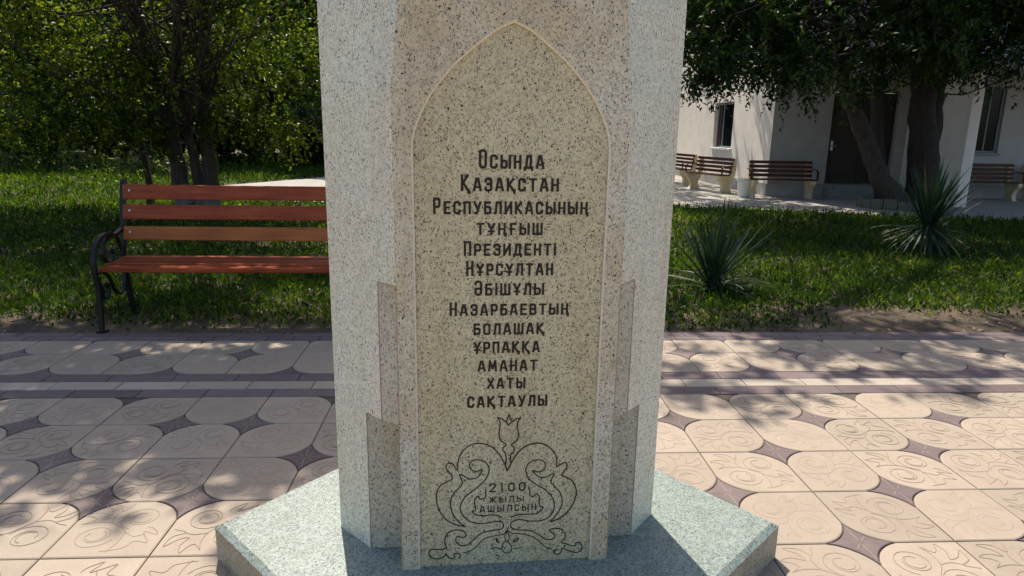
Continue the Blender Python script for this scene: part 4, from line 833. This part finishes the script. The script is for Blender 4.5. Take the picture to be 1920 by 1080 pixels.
# ---- ash on the right
ao = (9.6, 14.65, 0.016)
ash = empty("ash_tree", ao, "large dark multi stemmed tree with one stem leaning left in front of the plastered building", "tree")
loR = [(3.75, 11.2, 3.35, 1.0, 1.1, .85, 475), (3.4, 11.0, 2.75, .5, .8, .5, 120), (4.5, 13.2, 3.9, 1.3, 1.2, 1.0, 300), (5.2, 11.4, 3.30, 1.4, 1.5, .85, 650), (6.9, 12.1, 3.45, 1.6, 1.6, .85, 700), (8.5, 12.6, 3.45, 1.4, 1.4, .85, 525), (10.4, 12.8, 3.5, 1.2, 1.4, .9, 375), (11.8, 13.2, 3.8, 1.0, 1.3, 1.0, 212),
       (4.8, 12.0, 4.4, 2.0, 1.7, .9, 575), (8.0, 12.5, 4.6, 2.4, 1.8, .9, 650), (10.6, 13.4, 4.6, 1.6, 1.5, .8, 325)]
upR = [(2.7, 10.2, 6.8, 2.0, 1.7, 1.2, 390), (5.6, 11.0, 7.0, 2.6, 2.3, 1.5, 720), (8.8, 12.0, 7.2, 3.2, 2.6, 1.6, 780), (10.6, 9.8, 6.0, 2.3, 2.1, 1.3, 495), (7.6, 9.3, 6.4, 2.1, 1.7, 1.2, 420), (.9, 9.7, 7.4, 1.5, 1.3, .9, 135), (7.0, 15.0, 7.6, 2.6, 2.2, 1.4, 630), (5.0, 17.6, 7.0, 1.9, 2.0, 1.2, 450), (9.8, 16.2, 9.4, 3.2, 2.0, 1.2, 630), (4.6, 14.4, 6.8, 2.0, 1.9, 1.2, 540), (12.2, 14.0, 8.2, 2.4, 2.2, 1.4, 450)]
blR = loR + upR
tb_ = MB(); st = []
st += limb(tb_, [(9.42, 14.6, -.05), (9.18, 14.6, .3), (8.87, 14.6, .72), (8.50, 14.6, 1.4), (8.12, 14.55, 2.0), (7.80, 14.5, 2.6), (7.5, 14.2, 3.1), (6.7, 13.4, 4.2), (5.6, 12.2, 5.6)], .25, .08, 14, 1, .012, 7)
st += limb(tb_, [(9.30, 14.95, -.05), (9.02, 15.0, 1.06), (8.85, 15.0, 2.0), (8.76, 15.0, 2.9), (8.6, 14.6, 5.2)], .19, .07, 10, 0, .012, 8)
st += limb(tb_, [(10.0, 14.75, -.05), (9.92, 14.72, .8), (9.72, 14.72, 2.0), (9.60, 14.7, 2.8), (9.55, 14.6, 3.8), (9.3, 13.6, 6.4)], .36, .12, 14, 0, .015, 9)
st += limb(tb_, [(10.15, 14.85, -.05), (10.12, 14.9, .9), (10.05, 14.85, 2.0), (10.05, 14.8, 2.9), (10.35, 14.5, 4.0), (10.8, 13.2, 6.0)], .24, .09, 12, 0, .015, 10)
for q, pts in enumerate(([(7.5, 14.2, 3.1), (6.4, 13.0, 3.5), (5.2, 12.0, 3.6), (4.0, 11.4, 3.5)], [(6.7, 13.4, 4.2), (5.0, 11.6, 5.6), (2.9, 10.4, 6.5), (1.2, 9.8, 7.2)], [(9.6, 14.7, 3.2), (9.2, 13.6, 3.6), (8.6, 12.6, 3.9)], [(10.2, 14.6, 3.6), (10.6, 12.4, 4.9), (10.6, 10.4, 5.6)])): st += limb(tb_, pts, .09, .03, 8, 0, .03, 20 + q)
for q, bb_ in enumerate(blR): twigs(tb_, [p for p in st if p[2] > 2.6], bb_, 6, 80 + q, .024)
tb_.build("trunk", [M_bark, M_barkl], ash, ao, True)
crown("crown", loR, .13, .46, .42, .62, M_leafR, ash, ao, 13, 13, 0, (.42, .45))
crown("upper_crown", upR, .20, .46, .60, .6, M_leafR, ash, ao, 15, 12, 0, (.42, .45))
# ---- tree standing on the path behind the monument, shading the building
wo_ = (3.6, 23.5, .016); wt = empty("elm_tree", wo_, "tree on the path behind the monument, leaves showing past its right edge", "tree")
m_ = MB(); limb(m_, [(3.6, 23.5, -.02), (3.7, 23.5, 2), (4.1, 23.4, 4.2), (4.9, 23.2, 7)], .22, .07, 10, 0, .02, 31); limb(m_, [(4.0, 23.4, 3.8), (5.0, 22.4, 5.2), (5.9, 21.3, 6.6)], .09, .03, 8, 0, .02, 32); m_.build("trunk", M_bark, wt, wo_, True)
crown("crown", [(5.6, 22.6, 6.9, 2.0, 2.6, 1.4, 260), (4.4, 24.5, 7.6, 2.4, 2.2, 1.6, 300), (6.0, 25.6, 6.4, 1.6, 2.0, 1.6, 200), (5.2, 20.2, 6.7, 1.8, 1.9, 1.2, 380)], .17, .5, .5, .5, M_leafR, wt, wo_, 16, 12, 0, (.5, .45))
# low stone collar round the ash
m_ = MB(); kk = 14
for j in range(9):
    a = math.pi * (.72 + .9 * j / 9); a2 = math.pi * (.72 + .9 * (j + .93) / 9); cxx, cyy = 9.55, 14.75
    m_.prism([(cxx + math.cos(a) * .95, cyy + math.sin(a) * .8), (cxx + math.cos(a2) * .95, cyy + math.sin(a2) * .8), (cxx + math.cos(a2) * .78, cyy + math.sin(a2) * .64), (cxx + math.cos(a) * .78, cyy + math.sin(a) * .64)], .20 + .02 * (j % 3), ((0, 0, .012), (1, 0, 0), (0, 1, 0), (0, 0, 1)))
tag(m_.build("stone_edging", M_stone, None, (9.55, 14.75, .012)), "low grey stone edging curved round the foot of the leaning tree", "edging")
# ---- dark trees closing the view on the left
far = [(-21.5, 27.5, 4.2, "broad dark tree filling the upper left corner behind the lawn", 0), (-16.0, 27.0, 3.6, "dark tree behind the pale bushes at the left edge", 1), (-11.0, 28.0, 3.8, "dark tree behind the forked tree, above the pale bushes", 2), (-6.3, 28.5, 3.6, "dense dark tree behind the pale path, left of the monument", 3), (-1.6, 31.0, 3.8, "dark tree half hidden behind the left side of the monument", 4), (3.2, 34.0, 4.0, "tree behind the monument at the end of the pale path", 5)]
for x, y, r, lb, sd in far:
    fo = (x, y, 0); ft = empty("dense_tree", fo, lb, "tree", "dark trees closing off the lawn")
    m_ = MB(); limb(m_, [(x, y, -.03), (x + .1, y, 2), (x - .1, y, 5), (x, y, 7.5)], .24, .08, 9, 0, .03, 200 + sd); m_.build("trunk", M_bark, ft, fo, True)
    crown("crown", [(x, y, 1.9, r, r * .8, 1.9, 420), (x - .8, y - .3, 4.4, r * .95, r * .8, 2.0, 420), (x + .6, y - .2, 7.0, r * .9, r * .75, 1.9, 360), (x, y, 9.2, r * .6, r * .6, 1.4, 150)], .22, .6, .6, .5, M_leafB, ft, fo, 300 + sd, 11, .74, (.4, .4))
ho = (-10, 36, 0)
hd = empty("tall_hedge", ho, "continuous tall dark hedge closing the background behind the trees", "hedge")
crown("foliage", [(-34 + 6 * i, 35 + .4 * (i % 3), 4.6, 4.4, 2.0, 5.2, 260) for i in range(8)], .32, .6, .8, .4, M_leafB, hd, ho, 77, 9, .86, (.3, .3))
for i in range(8): m_ = MB(); limb(m_, [(-34 + 6 * i, 35, -.03), (-34 + 6 * i, 35, 4.0)], .2, .1, 7, 0, .03, 400 + i); m_.build("stem", M_bark, hd, ho)
# pale bushes left
for q, (x, y, r, h, lb) in enumerate(((-14.6, 22.6, 1.3, .85, "pale green sunlit bush at the left edge of the photo"), (-12.3, 22.0, 1.1, .7, "low pale bush beside the left edge bush"), (-10.2, 21.6, 1.0, .62, "pale leafy bush above the left end of the red bench"), (-8.6, 20.6, .9, .55, "small pale bush between the slim trunk and the forked tree"))):
    o_ = (x, y, 0); bt = empty("bush", o_, lb, "bush", "pale bushes at the far side of the lawn")
    crown("foliage", [(x, y, h * .62, r, r * .8, h * .75, 110)], .10, .5, .32, -.2, M_bush, bt, o_, 500 + q, 11, 0, (.55, .5))
    for k_ in range(7): m_ = MB(); a = k_ * .9; limb(m_, [(x, y, -.03), (x + .3 * r * math.cos(a), y + .3 * r * math.sin(a), h * .5), (x + .6 * r * math.cos(a), y + .5 * r * math.sin(a), h)], .02, .006, 5, 0, .01, 600 + k_ + 10 * q); m_.build("stem", M_bark, bt, o_)

# ================================================================ YUCCAS
def yucca(loc, L, count, skirt, zc, label, seed, trunk=False):
    root = empty("yucca", loc, label, "yucca", "spiky yucca plants on the lawn")
    rs = np.random.RandomState(seed); x, y, z = loc; mb = MB(); tn = []
    def blade(d, ln, w, bend, tone):
        s_ = np.array((x, y, z + zc)) + d * .04 + rs.normal(size=3) * np.array((.03, .03, .04)); K = 7; pts = []; p = s_.copy(); dd = d.copy()
        for k_ in range(K + 1):
            pts.append(p.copy()); p = p + dd * ln / K; dd = unit(dd + np.array((0, 0, -bend)) * (k_ / K))
        side = unit(np.cross(d, (0, 0, 1.0)) + rs.normal(size=3) * .1); vs = []
        for k_, q in enumerate(pts):
            t = k_ / K; ww = w * (.75 + 1.0 * t if t < .3 else 1.05 * (1 - ((t - .3) / .7) ** 1.6)) * .5 + .0005; nn = unit(np.cross(side, unit(pts[min(k_ + 1, K)] - pts[max(k_ - 1, 0)])))
            vs += [q - side * ww + nn * ww * .35, q, q + side * ww + nn * ww * .35]
        mb.add(vs, [(3 * k_ + a, 3 * k_ + a + 1, 3 * k_ + a + 4, 3 * k_ + a + 3) for k_ in range(K) for a in (0, 1)]); tn.extend([tone + .1 * (i // 3 / K) for i in range(len(vs))])
    for i in range(count):
        el = rs.uniform(.30, 1.0) ** .7 * math.pi / 2; az = rs.rand() * 2 * math.pi
        blade(np.array((math.cos(az) * math.cos(el), math.sin(az) * math.cos(el), math.sin(el))), L * rs.uniform(.72, 1.08), rs.uniform(.032, .048), rs.uniform(.0, .14), np.clip(.45 + rs.normal() * .22, 0, .85))
    for i in range(skirt):
        el = rs.uniform(-.85, .30) if trunk else rs.uniform(-.02, .35); az = rs.rand() * 2 * math.pi
        blade(np.array((math.cos(az) * math.cos(el), math.sin(az) * math.cos(el), math.sin(el))), L * rs.uniform(.6, .95), rs.uniform(.024, .034), rs.uniform(.10, .34), np.clip(.6 + rs.normal() * .3, 0, 1))
    o = mb.build("leaves", M_yucca, root, loc); a_ = o.data.attributes.new("tone", 'FLOAT', 'POINT')
    if len(tn) == len(o.data.vertices): a_.data.foreach_set("value", [float(np.clip(v_, 0, 1)) for v_ in tn])
    t_ = MB(); t_.tube([(x, y, z - .03), (x, y, z + zc * .5), (x, y, z + zc + .03)], [.07, .06, .05], 9); t_.build("stem", M_barkl, root, loc, True)
yucca((2.42, 6.60, .01), .80, 60, 34, .08, "spiky blue green yucca on the lawn close to the right side of the monument", 21)
yucca((6.12, 8.80, .01), .84, 74, 96, .38, "taller yucca with drooping lower leaves in front of the big dark trunk", 22, True)

# ================================================================ GRASS
def scatter(n, x0, x1, y0, y1, rs): return rs.uniform(x0, x1, n), rs.uniform(y0, y1, n)
def bare(x, y):
    """0 where soil shows, 1 in full grass"""
    d = y - EDGE; v_ = vnoise(x * .9 + 7, y * 1.5 + 3, 4) * .6 + vnoise(x * 2.7, y * 3.1, 5) * .4
    edge = np.where(x < 0, np.clip((d - .06) / .6, 0, 1), np.where(x < 3.2, np.clip((d + .35) / .7, 0, 1), np.clip((d - .02) / .8, 0, 1)))
    patch = np.exp(-(((x - 3.6) / 1.3) ** 2 + ((y - 5.75) / .42) ** 2)) * .9 + np.exp(-(((x - 5.6) / 1.2) ** 2 + ((y - 6.1) / .35) ** 2)) * .6
    return np.clip(edge * 1.25 + v_ * 1.0 - .55 - patch * .8, 0, 1)
rs = np.random.RandomState(9); GX = []; GY = []; GS = []
for n_, x0, x1, y0, y1, sz in ((62000, -5.6, 7.2, EDGE + .03, 8.2, 1.0), (42000, -9, 10.5, 8.2, 11.2, 1.25), (38000, -11, 12, 11.2, 15.0, 1.6), (42000, -22, -2.5, 15.0, 27, 2.2), (22000, -24, 0, 27, 34, 3.0)):
    x, y = scatter(n_, x0, x1, y0, y1, rs); keep = (rs.rand(n_) < bare(x, y) ** 1.2) & ~in_path(x, y) ; x = x[keep]; y = y[keep]; GX.append(x); GY.append(y); GS.append(np.full(len(x), sz))
gx_ = np.concatenate(GX); gy_ = np.concatenate(GY); gs_ = np.concatenate(GS); n_ = len(gx_)
tuft = vnoise(gx_ * 3.3, gy_ * 3.3, 6)
hgt = (.034 + .070 * tuft * rs.rand(n_) + .035 * rs.rand(n_)) * gs_
az = rs.rand(n_) * 2 * math.pi; el = rs.uniform(.35, 1.45, n_)
dirs = np.stack([np.cos(az) * np.cos(el), np.sin(az) * np.cos(el), np.sin(el)], -1)
lift = np.where(rs.rand(n_) < .45, rs.rand(n_) * .05, 0)      # leaves of low weeds sit above the soil
base = np.stack([gx_, gy_, lawn_z(gx_, gy_) + lift * gs_], -1)
broad = rs.rand(n_) < .42
wid = np.where(broad, .020 + .016 * rs.rand(n_), .006 + .005 * rs.rand(n_)) * gs_
tone = np.clip(.42 + .35 * (vnoise(gx_ * 1.1, gy_ * 1.1, 8) - .5) + rs.normal(size=n_) * .2, 0, 1)
nr = unit(rs.normal(size=(n_, 3)) + np.array((0, 0, .8)))
tag(leaf_object("grass", base, base + dirs * (hgt * np.where(broad, .75, 1.25))[:, None], wid, nr, tone, M_grass), kind="stuff")
# dry leaves and chips on the bare soil
n_ = 5200; x, y = scatter(n_, -5.5, 7.2, EDGE - .05, 8.5, rs); keep = rs.rand(n_) < np.clip(1.1 - bare(x, y), .012, 1); x = x[keep]; y = y[keep]; n_ = len(x)
az = rs.rand(n_) * 2 * math.pi; d_ = np.stack([np.cos(az), np.sin(az), rs.uniform(-.1, .5, n_)], -1); base = np.stack([x, y, lawn_z(x, y) + .006 + .012 * rs.rand(n_)], -1); ln = rs.uniform(.012, .045, n_)
tag(leaf_object("leaf_litter", base, base + d_ * ln[:, None], ln * rs.uniform(.3, .6, n_), unit(rs.normal(size=(n_, 3)) * .4 + np.array((0, 0, 1.0))), rs.rand(n_), M_litter), kind="stuff")
